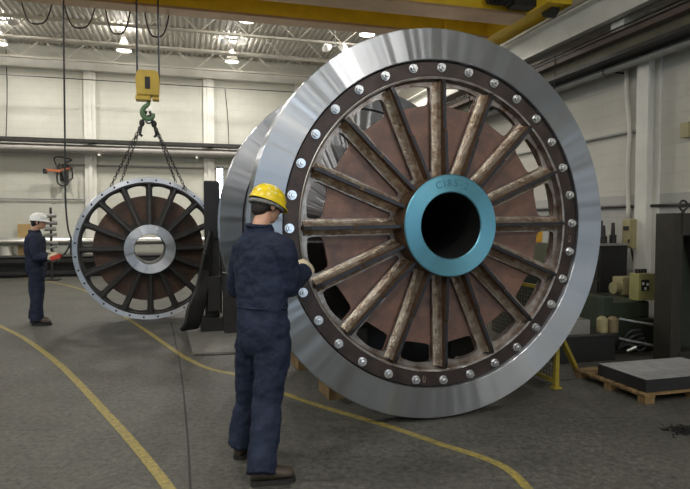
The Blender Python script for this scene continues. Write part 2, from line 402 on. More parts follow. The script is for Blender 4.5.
# hub
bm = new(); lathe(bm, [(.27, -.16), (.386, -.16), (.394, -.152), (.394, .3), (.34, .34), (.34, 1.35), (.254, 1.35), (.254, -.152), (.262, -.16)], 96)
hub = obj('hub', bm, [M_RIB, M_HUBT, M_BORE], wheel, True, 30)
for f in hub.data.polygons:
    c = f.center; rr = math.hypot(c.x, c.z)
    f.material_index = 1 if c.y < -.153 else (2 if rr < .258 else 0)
bm = new(); lathe(bm, [(0, 1.30), (.26, 1.30), (.26, 1.33), (0, 1.33)], 48); obj('bore_plug', bm, M_BORE, wheel)  # closing plug added so the bore stays dark
# stamped number along the top of the hub face
def text_mesh(body, size, m, parent, name, mtx):
    cu = bpy.data.curves.new(name, 'FONT'); cu.body = body; cu.size = size; cu.extrude = .0012; cu.align_x = 'CENTER'; cu.align_y = 'CENTER'
    t = bpy.data.objects.new(name, cu); C.objects.link(t)
    bpy.context.view_layer.update()
    me = bpy.data.meshes.new_from_object(t.evaluated_get(bpy.context.evaluated_depsgraph_get()))
    bpy.data.objects.remove(t)
    me.transform(mtx); me.materials.append(m)
    return me
stamp = bmesh.new()
M_STAMP = mat('stamped_dark', (.055, .19, .27), .6, .3, .1, 20)
for ch, deg in zip('C185-2', (-20, -11.5, -4, 6, 14, 22)):
    a = R(deg)
    me = text_mesh(ch, .078, M_STAMP, None, 'stamped_number', Matrix.Rotation(a, 4, 'Y') @ Matrix.Translation((0, -.1605, .325)) @ Matrix.Rotation(R(90), 4, 'X'))
    stamp.from_mesh(me); bpy.data.meshes.remove(me)
obj('stamped_number', stamp, M_STAMP, hub)
# spokes: radial ribs with weld fillets on both flanks
def rib_mesh():
    bm = new(); t = .0125
    prof = [(.35, -.105), (.55, -.088), (.74, -.078), (.76, -.062), (1.085, -.060), (1.137, -.045), (1.137, .052), (.35, .052)]
    f = [bm.verts.new((-t, y, r)) for r, y in prof]; g = [bm.verts.new((t, y, r)) for r, y in prof]
    n = len(prof); bm.faces.new(f); bm.faces.new(g[::-1])
    for i in range(n): bm.faces.new((f[i], f[(i+1) % n], g[(i+1) % n], g[i]))
    for fc in bm.faces:
        fc.material_index = 0
    return bm
def weld_mesh():
    bm = new(); rnd = random.Random(3)
    for s in (-1, 1):
        rows = []
        for i in range(29):
            r = .37+i*(1.125-.37)/28; j = rnd.uniform(-.004, .004)
            rows.append([bm.verts.new((s*.010, -.020+j, r)), bm.verts.new((s*(.020+j*.5), .008, r)), bm.verts.new((s*(.034+j), .038, r)), bm.verts.new((s*(.058+j), .05, r)), bm.verts.new((s*.010, .06, r))])
        for a, b in zip(rows, rows[1:]):
            for k in range(5): bm.faces.new((a[k], a[(k+1) % 5], b[(k+1) % 5], b[k]))
        bm.faces.new(rows[0]); bm.faces.new(rows[-1][::-1])
    return bm
rib0 = obj('spoke', rib_mesh(), [M_RIB, M_RIBE], wheel)
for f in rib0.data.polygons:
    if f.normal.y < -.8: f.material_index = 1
weld0 = obj('weld_fillet', weld_mesh(), M_WELD, rib0, True, 50)
rib0.rotation_euler = (0, PH, 0)
for k in range(1, 16):
    r_ = rib0.copy(); C.objects.link(r_); r_.parent = wheel; r_.rotation_euler = (0, PH+2*PI*k/16, 0)
    w_ = weld0.copy(); C.objects.link(w_); w_.parent = r_
# ---- companion brake disc behind it on the same axle line
nb = Vector((-math.sin(WY), math.cos(WY), 0))
disc = thing('steel_disc_wheel', 'second big turned steel disc wheel standing behind the spoked wheel', 'wheel', WC+nb*1.98, WY)
bm = new(); lathe(bm, [(1.295, 0), (1.525, 0), (1.53, .005), (1.53, .145), (1.29, .15), (1.29, .005)], 160); obj('rim', bm, M_RIM, disc, True, 30)
bm = new(); lathe(bm, [(1.27, .04), (1.30, .04), (1.30, .12), (1.27, .12)], 128); obj('gap_ring', bm, M_DKST, disc, True, 30)
bm = new(); lathe(bm, [(.2, .0), (1.27, .0), (1.272, .005), (1.272, .08), (.2, .08)], 128); face = obj('face_plate', bm, M_FACE, disc, True, 30)
for k in (1, 3):
    a = PH+2*PI*k/4
    bo = bolt0.copy(); C.objects.link(bo); bo.parent = face; bo.location = (1.215*math.sin(a), 0, 1.215*math.cos(a)); bo.rotation_euler = (0, a, 0)
bm = new(); lathe(bm, [(.0, -.12), (.34, -.12), (.35, -.11), (.35, .2), (0, .2)], 64); obj('hub', bm, M_DKST, disc, True, 30)
# black stand added between the two wheels to darken the lower windows
cs = thing('added_dark_stand', 'dark stand added between the two big wheels to darken the lower windows', 'stand', Vector((WC.x, WC.y, 0))+nb*.88, WY)
bm = new(); box(bm, (-.69, 0, 1.02), (.60, .5, .76), 0, .01); obj('side_arm', bm, M_BLK, cs)
bm = new(); box(bm, (.60, 0, .72), (.36, .5, .80), 0, .01); obj('side_arm', bm, M_BLK, cs)
bm = new(); box(bm, (.05, 0, .57), (.88, .46, 1.06), 0, .01); box(bm, (0, 0, 1.15), (.5, .4, .1), 0, .01); obj('saddle', bm, M_BLK, cs)
bm = new(); box(bm, (.1, 0, .03), (.9, .5, .06), 0, .01); obj('foot_plate', bm, M_BLK, cs)
# timber blocks
def block(px, py, w, d, h, rz, label):
    p = atz(px, py); bm = new(); box(bm, (0, 0, h/2), (w, d, h), 0, .006)
    o = obj('timber_block', bm, M_WOOD); o.location = p; o.rotation_euler.z = rz
    return tag(o, label, 'timber block')
block(332, 394, .16, .34, .14, WY, 'short timber block under the rim, right one of the two near the yellow line')
block(301, 366, .15, .34, .14, WY, 'short timber block just right of the near worker, left one of the pair')

# ================================================================== SMALL WHEEL ON THE SLING
SY = R(20); SC = at(150, 248.8, 9.3); SR = 1.125
sw = thing('slung_spoked_wheel', 'smaller dark spoked wheel with bright flange hanging from the chain sling', 'wheel', SC, SY)
PH0 = PH; PH = R(0)
bm = new(); lathe(bm, [(1.065, -.02), (1.135, -.02), (1.14, -.015), (1.14, .06), (1.065, .06)], 128); sfl = obj('flange', bm, M_HUBS, sw, True, 30)
hole0 = None
for k in range(32):
    a = 2*PI*(k+.5)/32
    if hole0 is None:
        bm = new(); bmesh.ops.create_cone(bm, cap_ends=True, segments=12, radius1=.016, radius2=.016, depth=.004, matrix=Matrix.Rotation(R(90), 4, 'X')); hole0 = obj('bolt_hole', bm, M_BLK, sfl); ho = hole0
    else: ho = hole0.copy(); C.objects.link(ho); ho.parent = sfl
    ho.location = (1.10*math.sin(a), -.0205, 1.10*math.cos(a))
bm = new(); lathe(bm, [(1.04, .0), (1.067, .0), (1.067, .2), (1.04, .2)], 128); obj('inner_ring', bm, M_DKST, sw, True, 30)
bm = new(); web_plate(bm, 1.05, .36, .10, .125, .46, 1.012, .05); obj('web_plate', bm, M_DKST, sw)
bm = new(); lathe(bm, [(.3, .205), (.855, .205), (.86, .24), (.3, .24)], 96); obj('back_plate', bm, M_DISCD, sw, True, 30)
bm = new(); lathe(bm, [(.25, -.14), (.384, -.14), (.39, -.134), (.39, .62), (.236, .62), (.236, -.132), (.244, -.14)], 80); h2 = obj('hub', bm, [M_HUBS, M_BLK], sw, True, 30)
for f in h2.data.polygons:
    c = f.center; rr = math.hypot(c.x, c.z)
    f.material_index = 1 if (rr < .2365 or (rr > .385 and c.y > -.1)) else 0
bm = new(); t = .018
prof = [(.36, -.06), (.74, -.02), (1.045, -.01), (1.045, .102), (.36, .102)]
f = [bm.verts.new((-t, y, r)) for r, y in prof]; g = [bm.verts.new((t, y, r)) for r, y in prof]
bm.faces.new(f); bm.faces.new(g[::-1]); [bm.faces.new((f[i], f[(i+1) % 5], g[(i+1) % 5], g[i])) for i in range(5)]
sp0 = obj('spoke', bm, M_DKST, sw)
for k in range(1, 16):
    s_ = sp0.copy(); C.objects.link(s_); s_.parent = sw; s_.rotation_euler = (0, 2*PI*k/16, 0)

# ================================================================== OVERHEAD CRANE
crane = thing('overhead_crane', 'yellow double girder overhead crane spanning the hall under the roof', 'crane', W(0, 9.6, 5.0), BETA)
def lbox(bm, u0, u1, v0, v1, z0, z1, bev=0):
    box(bm, ((u0+u1)/2, (v0+v1)/2, (z0+z1)/2), (u1-u0, v1-v0, z1-z0), 0, bev)
# local frame: x=u, y=v-9.6, z-5
def girder(v, hf):
    bm = new(); y = v-9.6
    lbox(bm, -13, 5.55, y-hf*.75, y+hf*.75, .03, .62)                                 # box web
    g = obj('girder', bm, M_YEL, crane)
    bm = new(); lbox(bm, -13, 5.5, y-hf, y+hf, -.012, .03); obj('bottom_flange', bm, mat('girder_flange', (.55, .36, .22), .3, .4, .2, 2), g)
    bm = new(); lbox(bm, -13, 5.55, y-hf, y+hf, .62, .66); obj('top_flange', bm, M_YEL, g)
    bm = new(); lbox(bm, -13, 5.5, y-.03, y+.03, .66, .70); obj('trolley_rail', bm, M_DKST, g)
    return g
girder(8.85, .25); girder(9.99, .16)
bm = new(); lbox(bm, 5.5, 5.95, -1.6, 1.3, .0, .34, .02); lbox(bm, 5.5, 5.95, -1.4, 1.1, .34, .45, .02); end = obj('end_truck', bm, M_YEL, crane)
for y in (-1.3, 1.0):
    bm = new(); cyl(bm, (5.68, y, .02), (5.83, y, .02), .14, 24); obj('wheel', bm, M_DKST, end)
bm = new(); lbox(bm, 5.1, 5.5, -1.3, -1.05, .03, .3, .02); cyl(bm, (4.7, -1.18, .17), (5.1, -1.18, .17), .11, 16); [cyl(bm, (4.72+.07*i, -1.18, .17), (4.74+.07*i, -1.18, .17), .135, 16) for i in range(5)]
obj('drive_motor', bm, M_BLK, crane)
bm = new(); lbox(bm, 4.6, 4.95, .15, .5, .02, .22, .01); obj('junction_box', bm, M_YEL, crane)
# trolley above the hook
HK = at(148, 84, 9.0); hu = uvq(HK)
bm = new(); lbox(bm, hu[0]-.5, hu[0]+.5, -.9, .55, .70, .95, .02); cyl(bm, (hu[0]-.45, -.15, 1.05), (hu[0]+.45, -.15, 1.05), .2, 24); obj('trolley', bm, M_YEL, crane)
# hook block
hb = thing('hook_block', 'yellow hoist hook block hanging on wire ropes over the small wheel', 'hook block', HK, BETA)
bm = new()
pr = [(-.16, -.19), (.16, -.19), (.175, .05), (.155, .15), (.12, .185), (-.12, .185), (-.155, .15), (-.175, .05)]
f = [bm.verts.new((x, -.13, z)) for x, z in pr]; g = [bm.verts.new((x, .13, z)) for x, z in pr]; n = len(pr)
bm.faces.new(f); bm.faces.new(g[::-1]); [bm.faces.new((f[i], f[(i+1) % n], g[(i+1) % n], g[i])) for i in range(n)]
bmesh.ops.bevel(bm, geom=bm.edges[:], offset=.012, segments=2, affect='EDGES')
hous = obj('housing', bm, M_YELH, hb)
bm = new(); box(bm, (0, -.134, -.01), (.075, .012, .18)); obj('dark_slot', bm, M_BLK, hous)
bm = new(); box(bm, (-.07, 0, -.225), (.22, .2, .07), 0, .01); box(bm, (.11, 0, -.22), (.10, .16, .06), 0, .01); obj('base_plate', bm, M_YELH, hb)
bm = new()
hp = [(0, 0, -.23), (0, 0, -.31), (-.05, 0, -.35), (-.085, 0, -.41), (-.08, 0, -.475), (-.04, 0, -.525), (.02, 0, -.53), (.065, 0, -.50), (.08, 0, -.45)]
hp = spline(hp, 4); tube(bm, hp, .02, 10, [.024+.016*math.sin(PI*min(i/(len(hp)-1), .98)) for i in range(len(hp))]); obj('hook', bm, M_HOOKG, hb, True)
bm = new(); bar(bm, (.02, 0, -.33), (.08, 0, -.44), .03, .02, (0, 1, 0)); obj('hook_latch', bm, M_STEEL, hb)
for x in (-.155, .165):
    for y in (-.05, .05):
        bm = new(); cyl(bm, (x, y, .02), (x*.95, y, 5.95-HK.z), .012, 8); obj('wire_rope', bm, M_ROPE, hb)
# chain sling: master link, two short legs, shortening hooks, four chains
sl = thing('chain_sling', 'four leg chain sling from the crane hook down to the small wheel', 'chain sling', HK+Vector((0, 0, -.5)))
def links(bm, a, b, L=.07, r=.0065):
    a, b = Vector(a), Vector(b); d = (b-a); n = max(2, int(d.length/(L*.78))); t = d.normalized()
    s1 = t.orthogonal().normalized(); s2 = t.cross(s1)
    for i in range(n):
        c = a+d*((i+.5)/n); s = s1 if i % 2 else s2
        tube(bm, [c+t*(L*.5*math.cos(q))+s*(L*.27*math.sin(q)) for q in [2*PI*k/8 for k in range(9)]], r, 5)
ring = Vector((0, 0, -.02))
bm = new(); tube(bm, [ring+Vector((.05*math.sin(q), .01, -.06*math.cos(q)-.02)) for q in [2*PI*k/20 for k in range(21)]], .013, 8); obj('master_link', bm, M_ROPE, sl, True)
base = sl.location
for sx, px0, px1 in ((-1, (142, 123), ((108, 192), (121, 182))), (1, (154, 124), ((186, 190), (176, 183)))):
    top = at(148+sx*1.5, 111, 9.0)-base; mid = at(*px0, 9.05)-base
    bm = new(); cyl(bm, top, mid, .018, 10); leg = obj('upper_leg', bm, M_ROPE, sl)
    bm = new(); sph(bm, mid, .045, (1, .6, 1.3), 10); hp = [mid+Vector((0, 0, -.02)), mid+Vector((sx*.02, 0, -.10)), mid+Vector((sx*.03, 0, -.17)), mid+Vector((0, 0, -.2))]
    tube(bm, spline(hp, 4), .02, 8); obj('shortening_hook', bm, M_BLK, leg, True)
    for j, (qx, qy) in enumerate(px1):
        endp = at(qx, qy, 9.3+(-.02 if j == 0 else .25))-base
        bm = new(); links(bm, mid, endp); obj('chain', bm, M_DKST, sl)
# festoon cable loops
fest = thing('festoon_cable', 'black festoon cable sagging in loops below the crane', 'cable', W(-2.5, 10.6, 5.2), BETA)
pz = [at(19, -6, 9.6), at(20, 0, 9.6), at(26, 17, 9.6), at(37, 24, 9.6), at(47, 17, 9.6), at(55, 0, 9.6), at(58, -6, 9.6)]
def off(pts, dx, s=1.0): return [Vector((p.x+dx, p.y, p.z)) for p in pts]
for cx_, w_, yb in ((37, 17, 24), (80, 17, 28), (118, 14, 34), (157, 14, 37)):
    pts = []
    for k in range(-8, 9):
        t = k/8; pts.append(at(cx_+w_*math.copysign(abs(t)**.8, t), yb-(yb+8-cx_*.05)*abs(t)**2.6, 9.75))
    bm = new(); tube(bm, pts, .013, 6); world_part('cable_loop', bm, M_CABLE, fest, smooth=True)
    for e in (pts[0], pts[-1]):
        bm = new(); box(bm, e+Vector((0, 0, .06)), (.05, .04, .14), BETA); world_part('cable_clip', bm, M_DKST, fest)
# pendant: cable plus red control box in the far worker's hands
pen = thing('crane_pendant', 'red crane pendant control box on a long hanging black cable', 'pendant control', at(55, 257, 8.62))
pb = pen.location
pc = [at(63.5, -8, 8.75), at(64, 60, 8.75), at(65, 150, 8.75), at(65.5, 200, 8.75), at(68, 228, 8.72), at(71, 240, 8.7), at(66, 252, 8.66), at(60, 257, 8.63)]
bm = new(); tube(bm, spline(pc, 6), .014, 6); world_part('cable', bm, M_CABLE, pen, smooth=True)
bm = new(); bar(bm, at(51, 259, 8.62), at(61, 255.5, 8.62), .06, .065); bmesh.ops.bevel(bm, geom=bm.edges[:], offset=.008, segments=2, affect='EDGES'); bx = world_part('control_box', bm, M_RED, pen)
for t in (.25, .5, .75):
    p = at(51, 259, 8.62).lerp(at(61, 255.5, 8.62), t); bm = new(); cyl(bm, p+Vector((0, -.028, 0)), p+Vector((0, -.042, 0)), .012, 10); world_part('button', bm, M_BLK, bx)

# ================================================================== RIGHT WALL BEAMS AND FITTINGS
def beam_z(px, py, u): return atu(px, py, u)[2]
V0, V1 = -6.0, 18.6
# crane runway girder (white)
ug = 6.0
zb = beam_z(582.6, 31.7, ug-.15); zt = beam_z(582.6, 3, ug-.15)
rw = thing('crane_runway', 'white crane runway girder along the right wall with dark rail on top', 'crane runway', W(ug, 8, zb), BETA)
bm = new(); ubox(bm, ug-.15, ug+.15, V0, V1, zb, zb+.03); ubox(bm, ug-.02, ug+.02, V0, V1, zb, zt); ubox(bm, ug-.15, ug+.15, V0, V1, zt-.03, zt); world_part('girder', bm, M_WHT, rw)
bm = new(); ubox(bm, ug-.05, ug+.05, V0, V1, zt, zt+.07); world_part('rail', bm, M_DKST, rw)
bq = atu(622, 12, ug+.1)
for v in (bq[1], bq[1]+6, bq[1]-4.5):
    bm = new(); ubox(bm, ug+.02, UR, v-.13, v+.13, zb-.15, zb+.22, .01); world_part('wall_bracket', bm, M_WHT, rw)
for i, dz in enumerate((.10, .17)):
    bm = new(); ubox(bm, ug-.12, ug-.09, V0, V1, zb-.14-dz*.3-.03*i, zb-.125-dz*.3-.03*i); world_part('conductor_bar', bm, M_BLK, rw)
# olive I-beam under it
uo = 6.15
z1 = beam_z(640, 20, uo-.15); z2 = beam_z(640, 29, uo-.15); z3 = beam_z(640, 43.5, uo-.15)
ob = thing('olive_steel_beam', 'olive and brown steel beam below the white runway girder', 'steel beam', W(uo, 8, z3), BETA)
bm = new(); ubox(bm, uo-.01, uo+.02, V0, V1, z3, z2); world_part('web', bm, M_OLV, ob)
bm = new(); ubox(bm, uo-.17, uo+.16, V0, V1, z3-.05, z3); world_part('bottom_flange', bm, M_BLK, ob)  # coloured black to give the underside its shade
bm = new(); ubox(bm, uo-.15, uo+.15, V0, V1, z2, z1); world_part('top_channel', bm, M_BRN, ob)
for v in (5.5, 8.5, 11.5, 14.5):
    bm = new(); cyl(bm, W(uo-.16, v, z3-.25), W(uo-.16, v, zb-.1), .008, 6); world_part('hanger_rod', bm, M_BLK, ob)
# grey pipe
up = 6.27; zp = beam_z(640, 60, up)
pp = thing('wall_pipe', 'thick grey pipe running along the right wall below the olive beam', 'pipe', W(up, 8, zp), BETA)
bm = new(); cyl(bm, W(up, V0, zp), W(up, V1, zp), .052, 16); world_part('pipe', bm, M_GREY, pp, smooth=True, auto=40)
for v in (4.0, 7.6, 10.6, 13.6):
    bm = new(); tube(bm, [W(up, v, zp)+Vector((0.068*cb*math.cos(t), .068*sb*math.cos(t), .068*math.sin(t))) for t in [2*PI*k/16 for k in range(17)]], .008, 6); bar(bm, W(up, v, zp), W(UR, v, zp), .03, .02); world_part('pipe_clamp', bm, M_DKST, pp)
# conduit and electrical box
ub = UR-.22
a0 = atu(621.5, 219, UR-.3); a1 = atu(633, 248.5, UR-.3)
eb = thing('electrical_box', 'cream electrical switch box fixed to the right wall with conduit above', 'electrical box', W(UR-.2, (a0[1]+a1[1])/2, (a0[2]+a1[2])/2), BETA)
vc_, zc_ = (a0[1]+a1[1])/2, (a0[2]+a1[2])/2; dv_ = abs(a0[1]-a1[1]); dz_ = abs(a0[2]-a1[2])
bm = new(); box(bm, (0, 0, 0), (.2, dv_*.8, dz_), 0, .01); obj('case', bm, M_CREAM, eb)
bm = new(); box(bm, (-.108, 0, 0), (.016, dv_*.7, dz_*.9), 0, .004); dr = obj('door', bm, M_CREAM, eb)
bm = new(); box(bm, (-.122, 0, dz_*.18), (.014, .1, .06)); obj('switch', bm, M_BLK, dr)
bm = new(); box(bm, (-.122, -.06, -dz_*.25), (.016, .02, .05)); obj('latch', bm, M_DKST, dr)
bm = new(); pts = [atu(629, 219, UR-.06), atu(628, 170, UR-.06), atu(630, 130, UR-.06), atu(627, 95, UR-.06), atu(627, 62, UR-.06)]
tube(bm, spline([W(*p) for p in pts], 6), .035, 10); world_part('conduit', bm, M_WHT, eb, smooth=True)
bm = new(); pts = [atu(631, 248, UR-.06), atu(634, 262, UR-.06), atu(637, 272, UR-.1), atu(641, 276, UR-.2)]
tube(bm, spline([W(*p) for p in pts], 6), .018, 8); world_part('flexible_conduit', bm, M_DKST, eb, smooth=True)
# thin service pipe along the right wall
for zz, y0 in (((600, 207.5), 0),):
    z_ = beam_z(zz[0], zz[1], UR-.04); o = new(); cyl(o, W(UR-.04, 3, z_), W(UR-.04, 18, z_), .022, 10); tag(obj('service_pipe', o, M_DKST, None, True, 40), 'thin dark service pipe along the right wall at head height', 'pipe')
z_ = beam_z(600, 138, UR-.04); o = new(); cyl(o, W(UR-.04, COLV, z_), W(UR-.04, 16, z_), .022, 10); tag(obj('service_pipe', o, M_GREY, None, True, 40), 'thin grey pipe high on the right wall left of the pilaster', 'pipe')
p = atu(687, 130, UR-.06); bm = new(); box(bm, W(*p), (.1, .14, .2), BETA, .008); tag(obj('junction_box', bm, M_CREAM), 'small cream junction box high on the right wall at the edge of the photo', 'junction box')

# ================================================================== BACK WALL FITTINGS
# big pipe & dark cable tray along the back wall
pz0 = atv(60, 148.5, VB-.4); ptz = atv(60, 143, VB-.4)
o = thing('ventilation_pipe', 'long pale duct pipe across the back wall under the dark cable tray', 'pipe', W(-5, VB-.4, pz0[2]), BETA)
bm = new(); cyl(bm, W(-12, VB-.35, pz0[2]), W(5, VB-.35, pz0[2]), .13, 16); world_part('pipe', bm, mat('dull_duct', (.33, .31, .29), .5, .3, .15, 3), o, smooth=True, auto=40)
for u in (-8.6, -5.2, -2.4, .4, 3):
    bm = new(); ubox(bm, u-.03, u+.03, VB-.5, VB, pz0[2]-.18, pz0[2]-.13); world_part('bracket', bm, M_WHT, o)
o = thing('cable_tray', 'dark cable tray just above the duct pipe on the back wall', 'cable tray', W(-5, VB-.4, ptz[2]+.06), BETA)
bm = new(); ubox(bm, -12, 5, VB-.55, VB-.15, ptz[2]+.02, ptz[2]+.05); ubox(bm, -12, 5, VB-.56, VB-.53, ptz[2]+.02, ptz[2]+.12); world_part('tray', bm, M_DKST, o)
for i in range(3):
    bm = new(); tube(bm, [W(-12+k*.7, VB-.48+i*.1, ptz[2]+.09+.015*math.sin(k*1.3+i)) for k in range(25)], .03, 6); world_part('cable', bm, M_CABLE, o, smooth=True)
def wall_line(px, py, r, m, label, name='service_pipe', u0=-12, u1=5, cat='pipe', dv=.05):
    p = atv(px, py, VB-dv); bm = new(); cyl(bm, W(u0, VB-dv, p[2]), W(u1, VB-dv, p[2]), r, 8); return tag(obj(name, bm, m, None, True, 40), label, cat)
wall_line(100, 165.5, .03, M_GREY, 'thin grey pipe just below the duct on the back wall', u0=-3.4)
wall_line(60, 78, .014, M_DKST, 'thin brown line high across the back wall', 'wall_cable', cat='cable', dv=1.2)
wall_line(40, 199, .018, M_GREY, 'thin grey pipe low on the back wall behind the white hat', u1=-2.6)
# orange bracket fitting
p = atv(59, 172, VB-.3)
o = thing('hose_bracket', 'orange jib bracket with tangled hose on the back wall', 'bracket', W(p[0], VB, p[2]), BETA)
bm = new(); bar(bm, (-.36, -.35, .05), (.05, -.3, .03), .07, .07); bar(bm, (.0, -.3, .03), (.28, -.05, .16), .05, .05); obj('arm', bm, M_ORNG, o)
bm = new(); box(bm, (.1, -.08, 0), (.22, .14, .5), 0, .01); obj('mount', bm, M_DKST, o)
bm = new(); rnd = random.Random(5); tube(bm, spline([(rnd.uniform(-.15, .35), -.22+rnd.uniform(-.08, .05), rnd.uniform(-.4, .45)) for _ in range(12)], 6), .022, 6); obj('hose', bm, M_CABLE, o, True)
bm = new(); cyl(bm, (-.36, -.35, .08), (-.36, -.35, -.06), .06, 12); obj('nozzle', bm, M_BLK, o)
# bright steel shaft on a rack along the foot of the wall
rk = thing('stock_rack', 'low black steel stock rack along the foot of the back wall', 'rack', W(-4.5, 18.3, 0), BETA)
for v, z in ((18.05, .08), (18.05, .42), (18.55, .42)):
    bm = new(); ubox(bm, -12, 1.5, v-.05, v+.05, z, z+.1); world_part('rail', bm, M_BLK, rk)
for u in range(-12, 2, 2):
    bm = new(); ubox(bm, u-.05, u+.05, 18.0, 18.6, 0, .52); world_part('post', bm, M_BLK, rk)
bm = new(); ubox(bm, -12, 1.5, 18.5, 18.6, 0, .4); world_part('back_sheet', bm, M_DKST, rk)
for i, (v, z, r) in enumerate(((18.15, .57, .05), (18.27, .57, .05), (18.4, .57, .045), (18.2, .12, .06), (18.33, .11, .05))):
    bm = new(); cyl(bm, W(-11.8+.3*i, v, z), W(1.2-.25*i, v, z), r, 12)
    tag(obj('steel_bar', bm, M_DKST, None, True, 40), 'long dark steel bar lying in the low stock rack', 'bar', 'dark bars in the stock rack')
p = atv(30, 241.5, 18.72); zsh = p[2]
bm = new(); cyl(bm, W(-12, 18.72, zsh), W(1.3, 18.72, zsh), .125, 24); tag(obj('steel_shaft', bm, M_STEEL, None, True, 40), 'long bright round steel shaft resting on stands above the black rack', 'shaft')
for u in (-10.5, -6.5, -3.2, .3):
    bm = new(); ubox(bm, u-.06, u+.06, 18.65, 18.8, 0, zsh-.126)
    tag(obj('shaft_stand', bm, M_DKST), 'dark steel stand holding up the bright shaft by the wall', 'stand', 'stands under the bright shaft')
p = atv(23, 236, 18.75); bm = new(); box(bm, (0, 0, 0), (.34, .04, 1.5)); o = obj('tan_board', bm, M_TAN); q_ = W(p[0], 18.9, .752); o.location = q_; o.rotation_euler.z = BETA
tag(o, 'upright tan board leaning on the back wall behind the white hat worker', 'board')
for px, lab in ((6, 'pale steel drum against the back wall at the left edge'), (47, 'pale steel drum against the wall behind the red pendant')):
    p = atv(px, 250, 18.8); bm = new(); lathe(bm, [(0, 0), (.18, 0), (.18, .3), (.187, .31), (.18, .32), (.18, .62), (.187, .63), (.18, .64), (.18, .95), (0, .95)], 24, False, 'Z'); o = obj('steel_drum', bm, mat('pale_drum', (.42, .42, .38), .5, .2, .15, 4), None, True, 35); o.location = W(p[0], 18.8, 0); o.scale.z = .9
    tag(o, lab, 'drum')
# thin vertical cables on the back wall
for px, y0, y1, lab in ((6, 50, 137, 'thin cable hanging down the back wall at the left edge'), (225, 88, 150, 'thin cable hanging down the back wall left of the big wheel')):
    a = atv(px, y0, VB-.06); b = atv(px+ (4 if px > 100 else 0), y1, VB-.06); bm = new(); tube(bm, spline([W(*a), W(*(a*.5+b*.5))+Vector((.03, 0, 0)), W(*b)], 6), .012, 6); tag(obj('hanging_cable', bm, M_CABLE, None, True), lab, 'cable')
# lattice tool on the wall beside far worker (upright grey rack clutter)
p = atz(52, 279); cl = thing('parts_stand', 'narrow grey clutter stand of fittings behind the far worker', 'stand', at(52, 279, 15.5)*1.0, BETA)
cl.location.z = 0
bm = new(); box(bm, (0, 0, .02), (.4, .35, .04)); cyl(bm, (0, 0, .02), (0, 0, 1.95), .03, 8); obj('post', bm, M_DKST, cl)
rnd = random.Random(9)
for i in range(7):
    z = .7+.17*i; bm = new(); cyl(bm, (-.14-rnd.uniform(0, .05), 0, z), (.12+rnd.uniform(0, .05), 0, z+rnd.uniform(-.05, .05)), .04+rnd.uniform(0, .02), 10); obj('fitting', bm, M_GREY, cl)

# ================================================================== LAMPS
def lamp(loc, label, r=.2, group=None):
    t = thing('high_bay_lamp', label, 'lamp', loc, 0, group)
    bm = new(); lathe(bm, [(.05, .34), (.07, .30), (.09, .26), (r*.95, .04), (r, 0), (r*.97, 0), (r*.9, .045), (.08, .25), (.04, .3)], 32, True, 'Z'); obj('reflector', bm, M_WHT, t, True, 40)
    bm = new(); lathe(bm, [(0, .012), (r*.93, .012), (r*.93, .02), (0, .02)], 32, False, 'Z'); obj('lens', bm, M_LAMP, t, True, 40)
    bm = new(); cyl(bm, (0, 0, .34), (0, 0, .52), .06, 12); obj('ballast', bm, M_GREY, t)
    bm = new(); cyl(bm, (0, 0, .5), (0, 0, 6.75-loc[2]), .012, 8); obj('stem', bm, M_GREY, t)
    L = bpy.data.lights.new('lamp_light', 'AREA'); L.shape = 'DISK'; L.size = r*1.8; L.energy = LAMP_W; L.color = (1, .96, .88)
    lo = bpy.data.objects.new('lamp_light', L); C.objects.link(lo); lo.parent = t; lo.location = (0, 0, -.01)
    L2 = bpy.data.lights.new('roof_fill_light', 'POINT'); L2.shadow_soft_size = .12; L2.energy = LAMP_W*UPLIGHT; L2.color = (1, .95, .87)  # point light added above the reflector to brighten the roof
    l2 = bpy.data.objects.new('roof_fill_light', L2); C.objects.link(l2); l2.parent = t; l2.location = (0, 0, .44)
    return t
for px, py, z, lab in ((124, 51, 6.12, 'glowing round high bay lamp under the roof left of the hook block'), (232, 62, 6.12, 'glowing round high bay lamp just above the back wall pilaster'),
                       (-1, 44, 6.12, 'glowing high bay lamp cut off by the left edge'), (247, 21, 6.12, 'glowing high bay lamp showing below the crane flange'), (367, 35, 6.12, 'glowing high bay lamp just above the big wheel rim')):
    lamp(atz(px, py, z), lab, .2)
for u, v in ((-6, 5), (-2, 5), (-6, 0), (-2, 0), (2, -.5), (-6, -5), (-2, -5), (2, -5), (-6, 11), (5, -4)):  # unseen lamps added to light the scene
    lamp(W(u, v, 6.05), 'added high bay lamp lighting the hall from outside the frame', .2, 'added lamps outside the frame')
# bare twin reflectors up in the joists
for px, py, lab in ((5, 22, 'bright twin reflector lamp in the joists at the top left corner'), (233, 41, 'bright twin reflector lamp in the joists above the round lamp'), (335, 48, 'bright twin reflector lamp in the joists next to the big rim')):
    p = at(px, py, 14.6); t = thing('twin_reflector_lamp', lab, 'lamp', p)
    for s in (-1, 1):
        bm = new(); lathe(bm, [(.04, .12), (.13, 0), (.12, 0), (.03, .11)], 20, True, 'Z'); bmesh.ops.transform(bm, matrix=Matrix.Translation((s*.2, 0, 0)) @ Matrix.Rotation(R(60), 4, 'X') @ Matrix.Rotation(s*.3, 4, 'Y'), verts=bm.verts[:]); rf = obj('reflector', bm, M_WHITE, t, True, 40)
        bm = new(); sph(bm, (s*.2, .01, 0), .05); obj('bulb', bm, M_LAMP, rf, True)
    bm = new(); cyl(bm, (-.24, .06, .06), (.24, .06, .06), .02, 8); cyl(bm, (0, .06, .06), (0, .06, 6.75-p.z), .012, 8); obj('bracket', bm, M_GREY, t)

